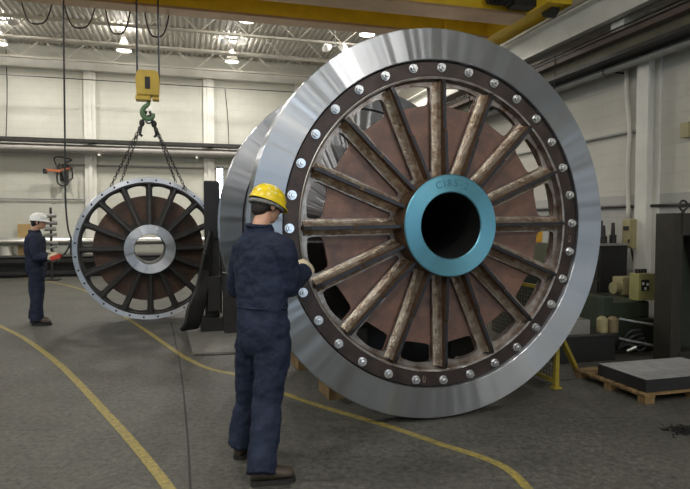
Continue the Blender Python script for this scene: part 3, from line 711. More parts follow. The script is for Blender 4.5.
# ================================================================== COLUMN MACHINE BETWEEN THE WHEELS
cp = atz(213, 331)
cmx = thing('column_machine', 'tall black column machine draped in hoses between the two wheels', 'machine', cp, BETA)
hz_ = at(213, 181, cp.y+.1).z
bm = new(); box(bm, (0, .15, .1), (.34, .42, .2), 0, .01); obj('base', bm, M_BLK, cmx)
bm = new(); box(bm, (0, .15, .2+(hz_-.2)/2), (.2, .22, hz_-.2), 0, .008); obj('column', bm, M_BLK, cmx)
bm = new(); box(bm, (-.0, .02, hz_-.42), (.22, .06, .8), 0, .005); obj('slide_plate', bm, mat('navy_black', (.02, .022, .028), .45, .2, .2, 5), cmx)
bm = new(); box(bm, (.02, -.05, .55), (.17, .12, .5), 0, .01); obj('gearbox', bm, M_BLK, cmx)
rnd = random.Random(11)
for i in range(7):
    x0 = -.03-.012*i; bm = new()
    tube(bm, spline([(x0, -.02-.02*i, 1.45-.05*i), (x0-.03, -.06-.01*i, 1.0), (x0-.05-.01*i, -.08, .65), (x0-.11-.02*i, -.06-.015*i, .36), (x0-.16-.018*i, -.05-.02*i, .17), (x0-.20-.022*i, .0-.02*i, .06)], 6), .032, 8)
    obj('hose', bm, M_BLK, cmx, True)
# cabinet right of column
p = atz(235, 334); o = thing('hydraulic_unit', 'low black hydraulic unit on the floor behind the near worker', 'machine', p, BETA)
bm = new(); box(bm, (0, .25, .3), (.28, .4, .6), 0, .02); obj('tank', bm, M_DKST, o)
bm = new(); cyl(bm, (-.05, .2, .6), (-.05, .2, .85), .11, 16); obj('motor', bm, M_BLK, o)
for i in range(4):
    bm = new(); tube(bm, spline([(.05+.04*i, .05, .62), (.02+.05*i, -.02, .8), (.08+.03*i, .1, 1.0+.06*i), (-.1, .3, 1.3)], 5), .02, 6); obj('hose', bm, M_BLK, o, True)
# work light
p = at(220, 187, cp.y+.7)
wl = thing('work_light', 'bright white upright work light beside the black column machine', 'work light', (p.x, p.y, 0), 0)
bm = new(); cyl(bm, (0, 0, .03), (0, 0, p.z-.3), .018, 10); box(bm, (0, 0, .015), (.3, .3, .03)); obj('stand', bm, M_BLK, wl)
bm = new(); box(bm, (0, .03, p.z), (.1, .04, .64), 0, .01); obj('housing', bm, M_DKST, wl)
bm = new(); cyl(bm, (0, -.01, p.z-.28), (0, -.01, p.z+.28), .045, 12); obj('tube', bm, M_TUBE, wl, True, 40)

# ================================================================== RIGHT-HAND MACHINES
# pallet with surface plate
pu, pv = 3.81, 4.07
pal = thing('wooden_pallet', 'worn wooden pallet under the black surface plate', 'pallet', W(pu, pv, 0), BETA)
PW, PD = 1.15, .95
for i, y in enumerate((.05, PD/2, PD-.05)):
    for x in (.06, PW/2, PW-.06):
        bm = new(); box(bm, (x, y, .0275), (.10, .09, .055), 0, .004); obj('block', bm, M_WOOD, pal)
for x in (.06, PW/2, PW-.06):
    bm = new(); box(bm, (x, PD/2, .0625), (.1, PD, .015), 0, .003); obj('stringer', bm, M_WOOD, pal)
for i in range(7):
    bm = new(); box(bm, (PW/2, .06+i*(PD-.12)/6, .0775), (PW, .1, .015), 0, .003); obj('deck_board', bm, M_WOOD, pal)
g = [uvq(atz(*p, .20)) for p in ((594.4, 363.7), (650, 379.7), (639, 359.4))]
u0, v0 = (g[0][0]+g[1][0])/2, g[1][1]; sdep = min(g[0][1], pv+PD)-v0; print('slab', g)
sp = thing('surface_plate', 'black granite surface plate with dusty grey top on the pallet', 'surface plate', W(u0, v0, .086), BETA)
bm = new(); box(bm, (.5, sdep/2, .057), (1.0, sdep, .114), 0, .004); o = obj('slab', bm, [M_GRAN, M_GRANT], sp)
for f in o.data.polygons:
    if f.normal.z > .9: f.material_index = 1
# upright casting (angle plate)
ap = thing('angle_plate', 'tall dark green cast angle plate standing upright at the right edge', 'angle plate', atz(653, 366)+Vector((.17, -.03, 0)), R(6))
hh = 1.67
bm = new(); box(bm, (.06, .15, hh/2), (.12, .3, hh), 0, .01); box(bm, (1.1, .15, hh/2), (.12, .3, hh), 0, .01); box(bm, (.58, .15, hh-.12), (1.0, .3, .24), 0, .01); box(bm, (.58, .15, .08), (1.0, .3, .16), 0, .01); obj('frame', bm, mat('rusty_dark_casting', (.026, .023, .016), .55, .2, .4, 6), ap)
bm = new(); box(bm, (.58, .26, hh/2), (1.0, .06, hh-.1)); obj('face', bm, M_DKGRN, ap)
bm = new(); bar(bm, (.30, .15, hh-.26), (.52, .15, .5), .05, .1, (0, 1, 0)); obj('rib', bm, M_DKST, ap)
for x, z in ((.17, hh-.1), (.3, hh-.1), (.43, hh-.1), (.56, hh-.1), (.69, hh-.1), (.06, 1.3), (.06, 1.05), (.06, .8), (.06, .55)):
    bm = new(); cyl(bm, (x, -.002, z), (x, .01, z), .018, 12); obj('bolt_hole', bm, M_BLK, ap)
bm = new(); cyl(bm, (.22, .15, hh), (.22, .15, hh+.04), .02, 10); tube(bm, [(.22+.045*math.cos(t), .15, hh+.085+.055*math.sin(t)) for t in [2*PI*k/20 for k in range(21)]], .011, 8); obj('eye_bolt', bm, M_BLK, ap, True, 50)
# green machine with yellow-green control box
mp = atz(640, 357)
mc = thing('green_machine_tool', 'dark green machine tool with pipe rails left of the angle plate', 'machine', W(*(uvq(mp)[:2]), 0), BETA)
def loc_(px, py, dy=0.):   # a point on the front plane of the machine in its own frame
    p = at(px, py, mp.y+dy); return (Matrix.Rotation(-BETA, 4, 'Z') @ (p-mc.location))
bm = new(); box(bm, (.05, .55, .2), (.75, .7, .4), 0, .02); obj('bed', bm, M_DKGRN, mc)
bm = new(); box(bm, (-.26, .5, .34), (.14, .55, .68), 0, .015); obj('column', bm, M_GREEN, mc)
bm = new(); box(bm, (.1, .6, .50), (.6, .6, .20), 0, .02); obj('table', bm, M_GREEN, mc)
for i, (ya, yb) in enumerate(((318.5, 325), (338, 346))):
    bm = new(); cyl(bm, loc_(619, ya, .0), loc_(654, yb, -.02), .014, 10); obj('pipe_rail', bm, M_STEEL, mc)
rnd = random.Random(4)
for i in range(5):
    a = Vector(loc_(618+i*3, 350-2*i, .05)); b = Vector(loc_(640+i*2, 330+4*i, .05)); bm = new(); tube(bm, spline([a, a.lerp(b, .4)+Vector((0, -.03, .12-.05*i)), b], 6), .016, 6); obj('hose', bm, M_CABLE, mc, True)
bm = new(); cyl(bm, loc_(627, 351, -.03), loc_(636, 347, -.03), .02, 10); obj('bright_fitting', bm, M_STEEL, mc)
cbx = thing('machine_control_box', 'yellow green control box with dark window on the green machine', 'control box', at(646, 300.5, mp.y+.35), BETA)
TZ = cbx.location.z
s_ = (mp.y+.35)/FP
bm = new(); box(bm, (0, .07, .165), (20*s_, .16, 27*s_), 0, .01); case = obj('case', bm, M_YGRN, cbx)
bm = new(); box(bm, (-.03, -.012, .19), (9*s_, .012, 11*s_)); obj('window', bm, M_BLK, case)
for x, z in ((-.065, .21), (-.03, .15), (.0, .20)):
    bm = new(); box(bm, (x, -.02, z), (.026, .008, .03)); obj('dial', bm, M_WHITE, case)
for i in range(4):
    bm = new(); cyl(bm, (-.06+.045*i, .1, 27*s_+.0), (-.06+.045*i, .1, 27*s_+.05), .016, 8); obj('plug', bm, M_BLK, cbx)
# small cream motor unit left of it
o = thing('cream_pump', 'small cream pump unit left of the yellow green control box', 'pump', at(624, 292, mp.y+1.15), BETA); o.location.z = at(624, 294, mp.y+1.15).z
PZ = o.location.z
bm = new(); box(bm, (0, 0, .12), (.22, .2, .24), 0, .02); obj('body', bm, M_CREAM, o)
bm = new(); cyl(bm, (-.2, -.02, .09), (-.08, -.02, .09), .08, 16); obj('motor', bm, M_CREAM, o, True, 40)
bm = new(); cyl(bm, (.03, -.11, .15), (.03, -.09, .15), .03, 12); obj('gauge', bm, M_BLK, o)
# pump table under it
p = at(624, 300, mp.y+1.15); o = thing('pump_pedestal', 'dark pedestal carrying the cream pump behind the green machine', 'pedestal', (p.x, p.y, 0), BETA)
bm = new(); box(bm, (0, 0, PZ-.02), (.55, .4, .04), 0, .005); obj('top', bm, M_DKGRN, o)
bm = new(); box(bm, (0, 0, (PZ-.04)/2), (.4, .3, PZ-.04), 0, .01); obj('body', bm, M_BLK, o)
# tool cabinet with tool holders against the wall
tcp = atu(612, 245, 6.1); tcw = W(5.97, tcp[1]+.3, 0)
tcab = thing('tool_cabinet', 'black tool cabinet against the right wall below the cream switch box', 'cabinet', tcw, BETA)
th = tcp[2]
bm = new(); box(bm, (0, 0, th/2), (.46, 1.0, th), 0, .01); obj('body', bm, M_BLK, tcab)
bm = new(); box(bm, (-.02, 0, th+.015), (.5, 1.04, .03), 0, .004); obj('top', bm, M_GREY, tcab)
for i in range(3):
    bm = new(); box(bm, (-.236, 0, .25+.33*i), (.016, .92, .28), 0, .004); d_ = obj('drawer', bm, M_DKST, tcab)
    bm = new(); box(bm, (-.252, 0, .33+.33*i), (.016, .3, .02)); obj('handle', bm, M_GREY, d_)
hn = None
for i, (x, y, h, nm) in enumerate(((-.12, -.42, .26, ''), (-.12, -.30, .28, ''), (-.12, -.18, .22, ''), (-.1, -.05, .3, ''), (-.12, .08, .24, ''), (-.1, .22, .34, ''), (-.12, .36, .28, ''), (.1, -.35, .3, ''), (.1, -.1, .33, ''), (.1, .15, .36, ''))):
    bm = new(); cyl(bm, (0, 0, 0), (0, 0, h*.4), .05, 12); cyl(bm, (0, 0, h*.4), (0, 0, h), .03, 12, .022)
    o = obj('tool_holder', bm, M_DKST, None, True, 40); o.location = tcw+Matrix.Rotation(BETA, 3, 'Z') @ Vector((x, y, th+.03))
    tag(o, 'dark tool holder standing on the black tool cabinet', 'tool holder', 'tool holders on the tool cabinet')
# black bench with steel tray and cans
bp_ = atz(588, 362); ub_ = uvq(bp_)
bn = thing('black_bench', 'low black steel bench right behind the edge of the big rim', 'bench', W(ub_[0], ub_[1], 0), BETA)
zt_ = at(588, 337, bp_.y).z
bm = new(); box(bm, (0, .45, zt_/2), (.72, .9, zt_), 0, .01); obj('body', bm, M_BLK, bn)
bm = new(); box(bm, (0, .45, zt_+.01), (.76, .94, .02), 0, .004); obj('top', bm, M_DKST, bn)
o = thing('steel_tray', 'pale steel tray of parts on the low black bench', 'tray', W(ub_[0]-.14, ub_[1]+.25, zt_+.02), BETA)
for c, s in (((0, 0, .005), (.42, .36, .01)), ((-.21, 0, .08), (.01, .36, .16)), ((.21, 0, .08), (.01, .36, .16)), ((0, -.18, .08), (.42, .01, .16)), ((0, .18, .08), (.42, .01, .16))):
    bm = new(); box(bm, c, s); obj('tray_side' if s[2] > .05 else 'tray_floor', bm, M_STEEL, o)
rnd = random.Random(2); bm = new()
for i in range(40): box(bm, (rnd.uniform(-.17, .17), rnd.uniform(-.14, .14), .11+rnd.uniform(-.02, .06)), (.05, .04, .03), rnd.uniform(0, 3))
pt = obj('small_parts', bm, mat('dull_parts', (.33, .29, .24), .5, .4, .3, 20)); pt.location = o.location; pt.rotation_euler.z = BETA
tag(pt, 'heap of small metal parts filling the pale steel tray', 'parts', kind='stuff')
for px, lab in ((602, 'pale can beside the steel tray on the bench, left one of the pair'), (612.5, 'brownish can right of the pale can on the bench')):
    q = at(px, 332, bp_.y+.2); bm = new(); h = .18; lathe(bm, [(0, 0), (.06, 0), (.062, .005), (.062, h-.03), (.04, h-.01), (.03, h), (0, h)], 20, False, 'Z')
    c_ = obj('metal_can', bm, M_CREAM if px < 605 else mat('brown_can', (.22, .17, .10), .5, .2, .2, 10), None, True, 40); c_.location = (q.x, q.y, zt_+.02); tag(c_, lab, 'can')
# yellow machine seen through the wheel windows
p = at(538, 262, 8.0); o = thing('turret_machine', 'olive machine with bright yellow cover seen through the wheel spokes', 'machine', (p.x, p.y, 0), BETA)
bm = new(); box(bm, (0, .2, .5), (.9, .5, 1.0), 0, .02); obj('base', bm, M_DKGRN, o)
bm = new(); box(bm, (.0, .2, 1.14), (.5, .4, .28), 0, .02); obj('head', bm, mat('olive_grey', (.16, .16, .11), .5, 0, .2, 5), o)
bm = new(); box(bm, (-.05, .1, 1.4), (.24, .2, .22), 0, .015); obj('cover', bm, mat('bright_orange_yellow', (.75, .40, .04), .4, 0, .1, 8), o)
# yellow mesh guard
gq = uvq(atz(556, 388)); gd = thing('mesh_guard', 'yellow framed wire mesh guard standing behind the big rim', 'guard', W(gq[0], gq[1], 0), BETA)
GL, GH = 1.5, .95
for y in (0, GL):
    bm = new(); box(bm, (0, y, GH/2), (.04, .04, GH)); box(bm, (0, y, .006), (.08, .08, .012)); obj('post', bm, M_YELG, gd)
for z in (.06, GH-.02):
    bm = new(); box(bm, (0, GL/2, z), (.035, GL, .035)); obj('rail', bm, M_YELG, gd)
bm = new()
for i in range(1, 30): box(bm, (0, i*GL/30, GH/2), (.005, .005, GH-.1))
for i in range(1, 19): box(bm, (0, GL/2, .06+i*(GH-.1)/19), (.005, GL, .005))
obj('wire_mesh', bm, mat('mesh_wire', (.12, .10, .05), .5, .3, .2, 10), gd)
e = Matrix.Rotation(-BETA, 4, 'Z') @ (atz(577, 373)-gd.location); bm = new(); bar(bm, (0, .05, .62), e+Vector((0, 0, .02)), .045, .045); obj('brace', bm, M_YELG, gd)
# swarf on the floor
bm = new(); rnd = random.Random(8); c = atz(688, 431)
for i in range(260):
    a = rnd.uniform(0, 2*PI); r_ = abs(rnd.gauss(0, .075)); s = rnd.uniform(.006, .016)
    box(bm, (c.x+r_*math.cos(a)*1.2, c.y+r_*math.sin(a), s*.4+.02*max(0, 1-r_/.15)*rnd.random()), (s*1.6, s, s*.7), rnd.uniform(0, 3))
tag(obj('metal_swarf', bm, mat('swarf', (.05, .05, .05), .4, .7, .5, 40)), 'small heap of dark metal swarf on the floor at the right edge', 'swarf', kind='stuff')

# ================================================================== PEOPLE
def fuse(name, bm, m, parent, voxel, smooth_it=4, wrinkle=0., wsize=.08, sub=False):
    """join overlapping closed shapes into one continuous smooth surface"""
    o = obj(name, bm, m, None)
    md = o.modifiers.new('r', 'REMESH'); md.mode = 'VOXEL'; md.voxel_size = voxel; md.use_smooth_shade = True
    sm = o.modifiers.new('s', 'SMOOTH'); sm.factor = .5; sm.iterations = smooth_it
    if wrinkle:
        tx = bpy.data.textures.new(name+'_folds', 'CLOUDS'); tx.noise_scale = wsize; tx.noise_depth = 2
        dp = o.modifiers.new('d', 'DISPLACE'); dp.texture = tx; dp.strength = wrinkle; dp.mid_level = .42; tx.noise_type = 'SOFT_NOISE'; dp.texture_coords = 'LOCAL'
    bpy.context.view_layer.update()
    me = bpy.data.meshes.new_from_object(o.evaluated_get(bpy.context.evaluated_depsgraph_get()))
    old = o.data; o.modifiers.clear(); o.data = me; bpy.data.meshes.remove(old)
    for p in me.polygons: p.use_smooth = True
    if parent: o.parent = parent
    return o
def limb(bm, a, b, ra, rb, n=6, bow=0, flat=False):
    a, b = Vector(a), Vector(b)
    tube(bm, [a.lerp(b, i/n) for i in range(n+1)], 0, 14, [ra+(rb-ra)*i/n + bow*math.sin(PI*i/n) for i in range(n+1)])
    sph(bm, a, ra, n=12)
    if not flat: sph(bm, b, rb, n=12)
def frame(f, up=(0, 0, 1)):
    f = Vector(f).normalized(); up = Vector(up); r = f.cross(up).normalized(); u = r.cross(f)
    return f, r, u
def ell(bm, c, axes, s):
    M = Matrix((axes[0], axes[1], axes[2])).transposed().to_4x4()
    sph(bm, c, 1, s, 18, M)
def hand(bm, wrist, d, palm_n, thumb_side, L=.18, curl=.6, fat=1.0):
    """palm and five curled fingers: d along the fingers, palm_n out of the palm"""
    d = Vector(d).normalized(); n = Vector(palm_n); n = (n-d*n.dot(d)).normalized(); s = d.cross(n)*thumb_side
    ell(bm, wrist+d*L*.27, (d, s, n), (L*.29, L*.23*fat, L*.095*fat))
    limb(bm, wrist-d*.03, wrist+d*.03, .028*fat, .03*fat, 2)
    for k, (o, ln) in enumerate(((.75, .42), (.27, .47), (-.2, .44), (-.65, .35))):
        p = wrist+d*L*.45+s*o*L*.22; q = d.copy(); l = ln*L/3*1.15; a = curl*.5; pts = [p-d*L*.15, p]
        for j in range(3):
            q = (Matrix.Rotation(a, 3, d.cross(n)) @ q); a = curl; p = p+q*l; pts.append(p)
        tube(bm, pts, 0, 8, [.0105*fat, .0105*fat, .010*fat, .009*fat, .0075*fat]); sph(bm, pts[-1], .0078*fat, n=8)
    p = wrist+d*L*.14+s*L*.17; q = (d*.6+s*.75+n*.35).normalized(); p2 = p+q*L*.24; p3 = p2+(d*.85+s*.1+n*.5).normalized()*L*.2
    tube(bm, [p, p2, p3], 0, 8, [.016*fat, .012*fat, .009*fat]); sph(bm, p3, .009*fat, n=8)
def head_parts(bm, c, f):
    """skull, jaw, nose, ears; c = centre of the head, f = where the face looks"""
    f, r, u = frame(f)
    ax = (f, r, u)
    ell(bm, c+u*.028-f*.008, ax, (.098, .077, .092))
    ell(bm, c-u*.035+f*.025, ax, (.072, .060, .080))
    ell(bm, c-u*.085+f*.050, ax, (.036, .036, .030))
    ell(bm, c+u*.012+f*.080, ax, (.018, .052, .014))
    for s in (-1, 1):
        ell(bm, c-u*.012+f*.0+r*s*.079, ax, (.020, .009, .032))
        ell(bm, c-u*.025+f*.066+r*s*.034, ax, (.022, .020, .020))
    tube(bm, [c+u*.012+f*.088, c-u*.018+f*.106, c-u*.030+f*.112], 0, 8, [.010, .013, .015])
    ell(bm, c-u*.034+f*.098, ax, (.014, .018, .010))
    ell(bm, c-u*.060+f*.088, ax, (.012, .026, .008)); ell(bm, c-u*.070+f*.087, ax, (.012, .022, .007))
def face_details(c, f, parent, lens):
    f, r, u = frame(f)
    for s in (-1, 1):
        bm = new(); sph(bm, c+u*.002+f*.083+r*s*.034, .0135, n=12); obj('eye', bm, M_WHITE, parent, True)
        bm = new(); sph(bm, c+u*.002+f*.0925+r*s*.034, .0062, n=8); obj('iris', bm, M_HAIR, parent, True)
        bm = new(); tube(bm, [c+u*.026+f*.094+r*s*.016, c+u*.031+f*.096+r*s*.035, c+u*.024+f*.086+r*s*.056], .0045, 6); obj('eyebrow', bm, M_HAIR, parent, True)
    bm = new(); tube(bm, [c-u*.065+f*.094+r*.022, c-u*.063+f*.101, c-u*.065+f*.094-r*.022], .004, 6); obj('lips', bm, mat('lip', (.36, .15, .12), .5, 0, .1, 20), parent, True)
    if lens:
        g = bpy.data.objects.new('safety_glasses', None); C.objects.link(g); g.parent = parent
        bm = new(); pts = []
        for k in range(-10, 11):
            a = k/10*1.05; pts.append((c+f*(.112*math.cos(a)+.002)+r*.086*math.sin(a)*1.05))
        vs = [[bm.verts.new(p+u*(.022)) for p in pts], [bm.verts.new(p-u*.022) for p in pts]]
        for i in range(len(pts)-1): bm.faces.new((vs[0][i], vs[0][i+1], vs[1][i+1], vs[1][i]))
        bmesh.ops.solidify(bm, geom=bm.faces[:], thickness=.003); obj('lens', bm, M_LENS, g, True)
        for s in (-1, 1):
            bm = new(); tube(bm, [pts[10+s*10]+u*.012, c+r*s*.086+f*.01+u*.012, c+r*s*.083-f*.02+u*.0], .004, 6); obj('temple', bm, M_BLK, g)
def hard_hat(c, f, m, parent, tilt=0., stickers=0, strap=None):
    """c = head centre; local frame: X right, Y forward, Z up"""
    f, r, u = frame(f); hat = bpy.data.objects.new('hard_hat', None); C.objects.link(hat); hat.parent = parent
    M = Matrix((r, f, u)).transposed().to_4x4(); M = Matrix.Translation(c+u*.012) @ M @ Matrix.Rotation(-tilt, 4, 'X') @ Matrix.Scale(.95, 4)
    hat.matrix_local = parent.matrix_local.inverted() @ M if False else M
    bm = new(); n = 40; rows = []
    for j in range(13):
        t = j/12*PI/2; rr, zz = math.cos(t)**.85, math.sin(t)
        rows.append([bm.verts.new((.112*rr*math.cos(a), .135*rr*math.sin(a), .012+.118*zz)) for a in [2*PI*k/n for k in range(n)]])
    for a, b in zip(rows, rows[1:]):
        for k in range(n): bm.faces.new((a[k], a[(k+1) % n], b[(k+1) % n], b[k]))
    bmesh.ops.remove_doubles(bm, verts=bm.verts[:], dist=.0005)
    sh = obj('shell', bm, m, hat, True)
    bm = new(); ro = []
    for k in range(n):
        a = 2*PI*k/n; s = math.sin(a); e = .008+(.024*max(0, s)**1.6)
        ro.append((bm.verts.new((.110*math.cos(a), .133*math.sin(a), .017)), bm.verts.new(((.112+e*.75)*math.cos(a), (.135+e)*s, .006-.012*max(0, s))), bm.verts.new(((.112+e*.75)*math.cos(a), (.135+e)*s, .000-.012*max(0, s))), bm.verts.new((.106*math.cos(a), .129*math.sin(a), .008))))
    for k in range(n):
        A, B = ro[k], ro[(k+1) % n]
        for j in range(4): bm.faces.new((A[j], A[(j+1) % 4], B[(j+1) % 4], B[j]))
    obj('brim', bm, m, hat, True, 50)
    for x in (-.03, 0, .03):
        bm = new(); tube(bm, [(x*math.cos(t*.9), .137*math.cos(t)*(1-abs(x)*1.2), .012+.119*math.sin(t)*(1-abs(x)*.8)) for t in [R(18)+R(144)*k/20 for k in range(21)]], .006, 6); obj('ridge', bm, m, hat, True)
    if strap:
        bm = new(); tube(bm, [(.100*math.cos(a), .122*math.sin(a), -.012-.012*max(0, -math.sin(a))) for a in [2*PI*k/32 for k in range(33)]], 0, 4, [.016]*33); obj('headband', bm, strap, hat, True)
    rnd = random.Random(5)
    for i in range(stickers):
        a = R(-155+rnd.uniform(0, 150)); t = R(rnd.uniform(15, 70)); rr = math.cos(t)**.85
        p = Vector((.1125*rr*math.cos(a), .1355*rr*math.sin(a), .012+.1185*math.sin(t))); nn = Vector((p.x/.0126, p.y/.0182, (p.z-.012)/.0139)).normalized()
        bm = new(); cyl(bm, p-nn*.004, p+nn*.0012, rnd.uniform(.006, .010), 10); obj('sticker', bm, M_STICK, hat)
    return hat
def hair(c, f, parent, low=-.075):
    f, r, u = frame(f); ax = (f, r, u); bm = new()
    ell(bm, c+u*.028-f*.015, ax, (.103, .085, .098))
    ell(bm, c-u*.03-f*.050, ax, (.055, .068, .062))
    for s in (-1, 1): ell(bm, c-u*.0+f*.012+r*s*.074, ax, (.018, .010, .045)); ell(bm, c+u*.012-f*.035+r*s*.066, ax, (.04, .018, .05))
    # keep the hair behind the forehead line
    for v in bm.verts:
        q = v.co-c; y = q.dot(f)
        if y > .035 and q.dot(u) < .07: v.co -= f*(y-.035)
    return fuse('hair', bm, M_HAIR, parent, .007, 3)
def boot(name, heel, toe, ankle, parent):
    heel, toe, ankle = Vector(heel), Vector(toe), Vector(ankle); d = (toe-heel); d.z = 0; L = d.length; d.normalize(); s = Vector((-d.y, d.x, 0)); u = Vector((0, 0, 1))
    bm = new()
    loft(bm, [(heel+d*t*L+u*(h*.5+.024), s*w, u*h*.5) for t, w, h in ((0.0, .024, .06), (.03, .034, .085), (.15, .042, .105), (.35, .043, .10), (.5, .045, .085), (.68, .052, .075), (.85, .050, .066), (.95, .038, .055), (1.0, .02, .035))])
    tube(bm, [heel+d*L*.22+u*.06, Vector((ankle.x, ankle.y, .13)), Vector((ankle.x, ankle.y, .17))], 0, 14, [.048, .046, .044])
    b = fuse(name, bm, M_BOOT, parent, .008, 3)
    bm = new(); out = []
    for t, w in ((-.01, .022), (.02, .036), (.15, .044), (.35, .042), (.5, .046), (.68, .056), (.85, .054), (.96, .04), (1.02, .02)):
        out.append((t, w))
    ring = [heel+d*t*L+s*w for t, w in out]+[heel+d*t*L-s*w for t, w in out[::-1]]
    lo = [bm.verts.new((p.x, p.y, 0.0)) for p in ring]; hi = [bm.verts.new((p.x, p.y, .03)) for p in ring]; n = len(ring)
    bm.faces.new(lo[::-1]); bm.faces.new(hi); [bm.faces.new((lo[i], lo[(i+1) % n], hi[(i+1) % n], hi[i])) for i in range(n)]
    obj('sole', bm, M_SOLE, b)
    bm = new()
    for k in range(4):
        c = heel+d*L*(.38+.07*k)+u*(.125-.011*k); tube(bm, [c-s*.03-u*.01, c+u*.003, c+s*.03-u*.01], .004, 5)
    obj('lace', bm, M_SOLE, b)
def person(label, J, face, body_f, fabric, hat_m, stickers, strap, lens, vox, gloves=True):
    f, r, u = frame((body_f[0], body_f[1], 0)); ft = Vector(body_f).normalized()
    hc = J['head']
    bm = new(); head_parts(bm, hc, face)
    limb(bm, hc-Vector((0, 0, .05))-frame(face)[0]*.02, J['neck']-Vector((0, 0, .03)), .054, .060)
    # slim body under the clothes
    loft(bm, [(J['neck'], r*.06, f*.055), (J['chest']+u*.1, r*.15, f*.09), (J['chest'], r*.155, f*.1), (J['waist'], r*.135, f*.09), (J['pelvis'], r*.15, f*.1)])
    for s in ('R', 'L'):
        limb(bm, J['sh'+s], J['el'+s], .044, .036); limb(bm, J['el'+s], J['ha'+s], .036, .027)
        limb(bm, J['hi'+s], J['kn'+s], .072, .05); limb(bm, J['kn'+s], J['an'+s], .048, .036)
        limb(bm, J['chest']+u*.12, J['sh'+s], .06, .05); limb(bm, J['pelvis'], J['hi'+s], .09, .075)
        hd = (J['ha'+s]-J['el'+s]).normalized()
        hand(bm, J['ha'+s], J['hd'+s], J['hn'+s], J['ts'+s], .175, J['curl'+s], .95)
    root = fuse('person', bm, M_SKIN, None, .0075, 3)
    tag(root, label, 'person')
    face_details(hc, face, root, lens)
    hair(hc, face, root)
    hard_hat(hc, face, hat_m, root, J.get('tilt', 0), stickers, strap)
    # coverall
    bm = new()
    loft(bm, [(J['neck']+u*.012, r*.082, f*.078), (J['neck']-u*.035, r*.115, f*.085), (J['neck']-u*.075, r*.165, f*.10), (J['chest']+u*.12, r*.20, f*.118), (J['chest']+u*.04, r*.222, f*.135), (J['chest']-u*.06, r*.218, f*.14), (J['waist']+u*.03, r*.192, f*.13), (J['waist']-u*.03, r*.19, f*.13), (J['pelvis']+u*.06, r*.196, f*.14), (J['pelvis']-u*.04, r*.19, f*.138), (J['pelvis']-u*.10, r*.15, f*.11)])
    for s in ('R', 'L'):
        limb(bm, J['chest']+u*.13, J['sh'+s], .085, .078); limb(bm, J['sh'+s], J['el'+s], .078, .066, 6, .004)
        sph(bm, J['el'+s], .067, n=14)
        hv = (J['ha'+s]-J['el'+s]); limb(bm, J['el'+s], J['el'+s]+hv*.96, .065, .049, 6, .004, True)
        limb(bm, J['pelvis']-u*.01, J['hi'+s], .125, .118)
        limb(bm, J['hi'+s], J['kn'+s], .116, .093, 6); kv = J['an'+s]-J['kn'+s]
        limb(bm, J['kn'+s], J['kn'+s]+kv*.55, .092, .090, 4); limb(bm, J['kn'+s]+kv*.55, J['kn'+s]+kv*1.10, .09, .088, 4, 0, True)
    cv = fuse('coverall', bm, fabric, root, vox, 4, .034, .10)
    bm = new(); cn = J['neck']
    tube(bm, [cn+u*.012*(1-.5*math.cos(a))+r*.078*math.cos(a)+f*(.074*math.sin(a)-.004) for a in [2*PI*k/24 for k in range(25)]], .014, 8); obj('collar', bm, fabric, cv, True)
    tube_w = []
    bm = new()
    lw = []
    for k in range(33):
        a = 2*PI*k/32; lw.append(J['waist']-u*.005+r*.193*math.cos(a)+f*.133*math.sin(a))
    tube(bm, lw, .005, 6); obj('waist_seam', bm, fabric, cv, True)
    for s in ('R', 'L'):
        boot('boot', J['heel'+s], J['toe'+s], J['an'+s], root)
        if gloves:
            bm = new(); hand(bm, J['ha'+s], J['hd'+s], J['hn'+s], J['ts'+s], .205, J['curl'+s], 1.5)
            hv = (J['ha'+s]-J['el'+s]).normalized(); cyl(bm, J['ha'+s]-hv*.06, J['ha'+s]+hv*.01, .05, 14, .04)
            fuse('glove', bm, M_GLOVE, root, .007, 2)
    return root
f1 = Vector((.62, .78, 0)); r1 = Vector((.78, -.62, 0))
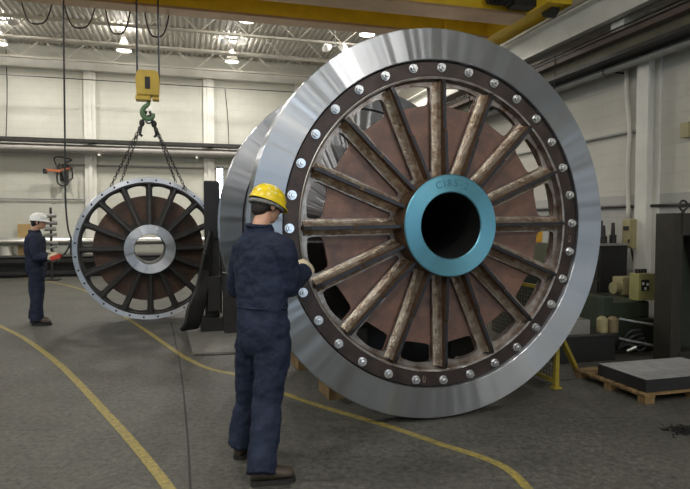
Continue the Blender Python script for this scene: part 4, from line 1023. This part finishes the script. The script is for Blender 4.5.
J = dict(head=at(267, 205, 3.84), neck=at(259, 227.5, 3.78), chest=at(262, 262, 3.78), waist=at(262, 305, 3.74), pelvis=at(263, 337, 3.72),
         shR=at(284, 249, 3.66), shL=at(243, 251, 3.88), elR=at(289.5, 287, 3.70), elL=at(237, 288, 3.94), haR=at(304.5, 270.5, 3.97), haL=at(266, 278, 4.16),
         hdR=Vector((.10, .70, .30)), hdL=Vector((.35, .85, .1)), hnR=Vector((-.5, .3, -.6)), hnL=Vector((.6, 0, -.4)), tsR=1, tsL=-1, curlR=.55, curlL=.5,
         hiR=at(274, 345, 3.68), hiL=at(253, 345, 3.80), knR=at(267, 402, 3.62), knL=at(250, 402, 3.86), anR=at(261, 464, 3.60), anL=at(242, 447, 3.92),
         heelR=atz(251, 485), toeR=atz(294, 480), heelL=atz(238, 460), toeL=atz(252, 447), tilt=.13)
for s in 'RL':
    J['an'+s] = J['heel'+s].lerp(J['toe'+s], .24)+Vector((0, 0, .10))
person('worker in navy coverall and yellow hard hat reaching toward the big wheel', J, (.74, .64, -.24), (.62, .78, 0), M_NAVY, M_HATY, 26, M_BAND, True, .010)
Y2 = 8.9
J = dict(head=at(38.5, 221.5, Y2), neck=at(34.5, 231.5, Y2), chest=at(35, 244, Y2), waist=at(35.5, 260, Y2), pelvis=at(36, 268, Y2),
         shR=at(34, 239, Y2-.18), shL=at(37, 239, Y2+.18), elR=at(37, 257, Y2-.24), elL=at(40, 256, Y2+.2), haR=at(49.5, 257.5, Y2-.25), haL=at(50, 256, Y2+.0),
         hdR=Vector((.9, .1, .1)), hdL=Vector((.9, -.3, .05)), hnR=Vector((0, .8, -.4)), hnL=Vector((0, -.8, -.4)), tsR=1, tsL=-1, curlR=.9, curlL=.8,
         hiR=at(36, 272, Y2-.09), hiL=at(37, 272, Y2+.09), knR=at(36.5, 297, Y2-.10), knL=at(37.5, 297, Y2+.10), anR=at(37, 318, Y2-.12), anL=at(35, 318, Y2+.12), tilt=.03)
for s, dx in (('R', .02), ('L', -.05)):
    a = J['an'+s]; a.z = .09; J['heel'+s] = Vector((a.x-.07, a.y, 0)); J['toe'+s] = Vector((a.x+.21, a.y+.01, 0))
person('worker in navy coverall and white hard hat holding the crane pendant', J, (.96, .22, -.02), (.98, .12, 0), M_NAVY2, M_HATW, 0, None, False, .012)
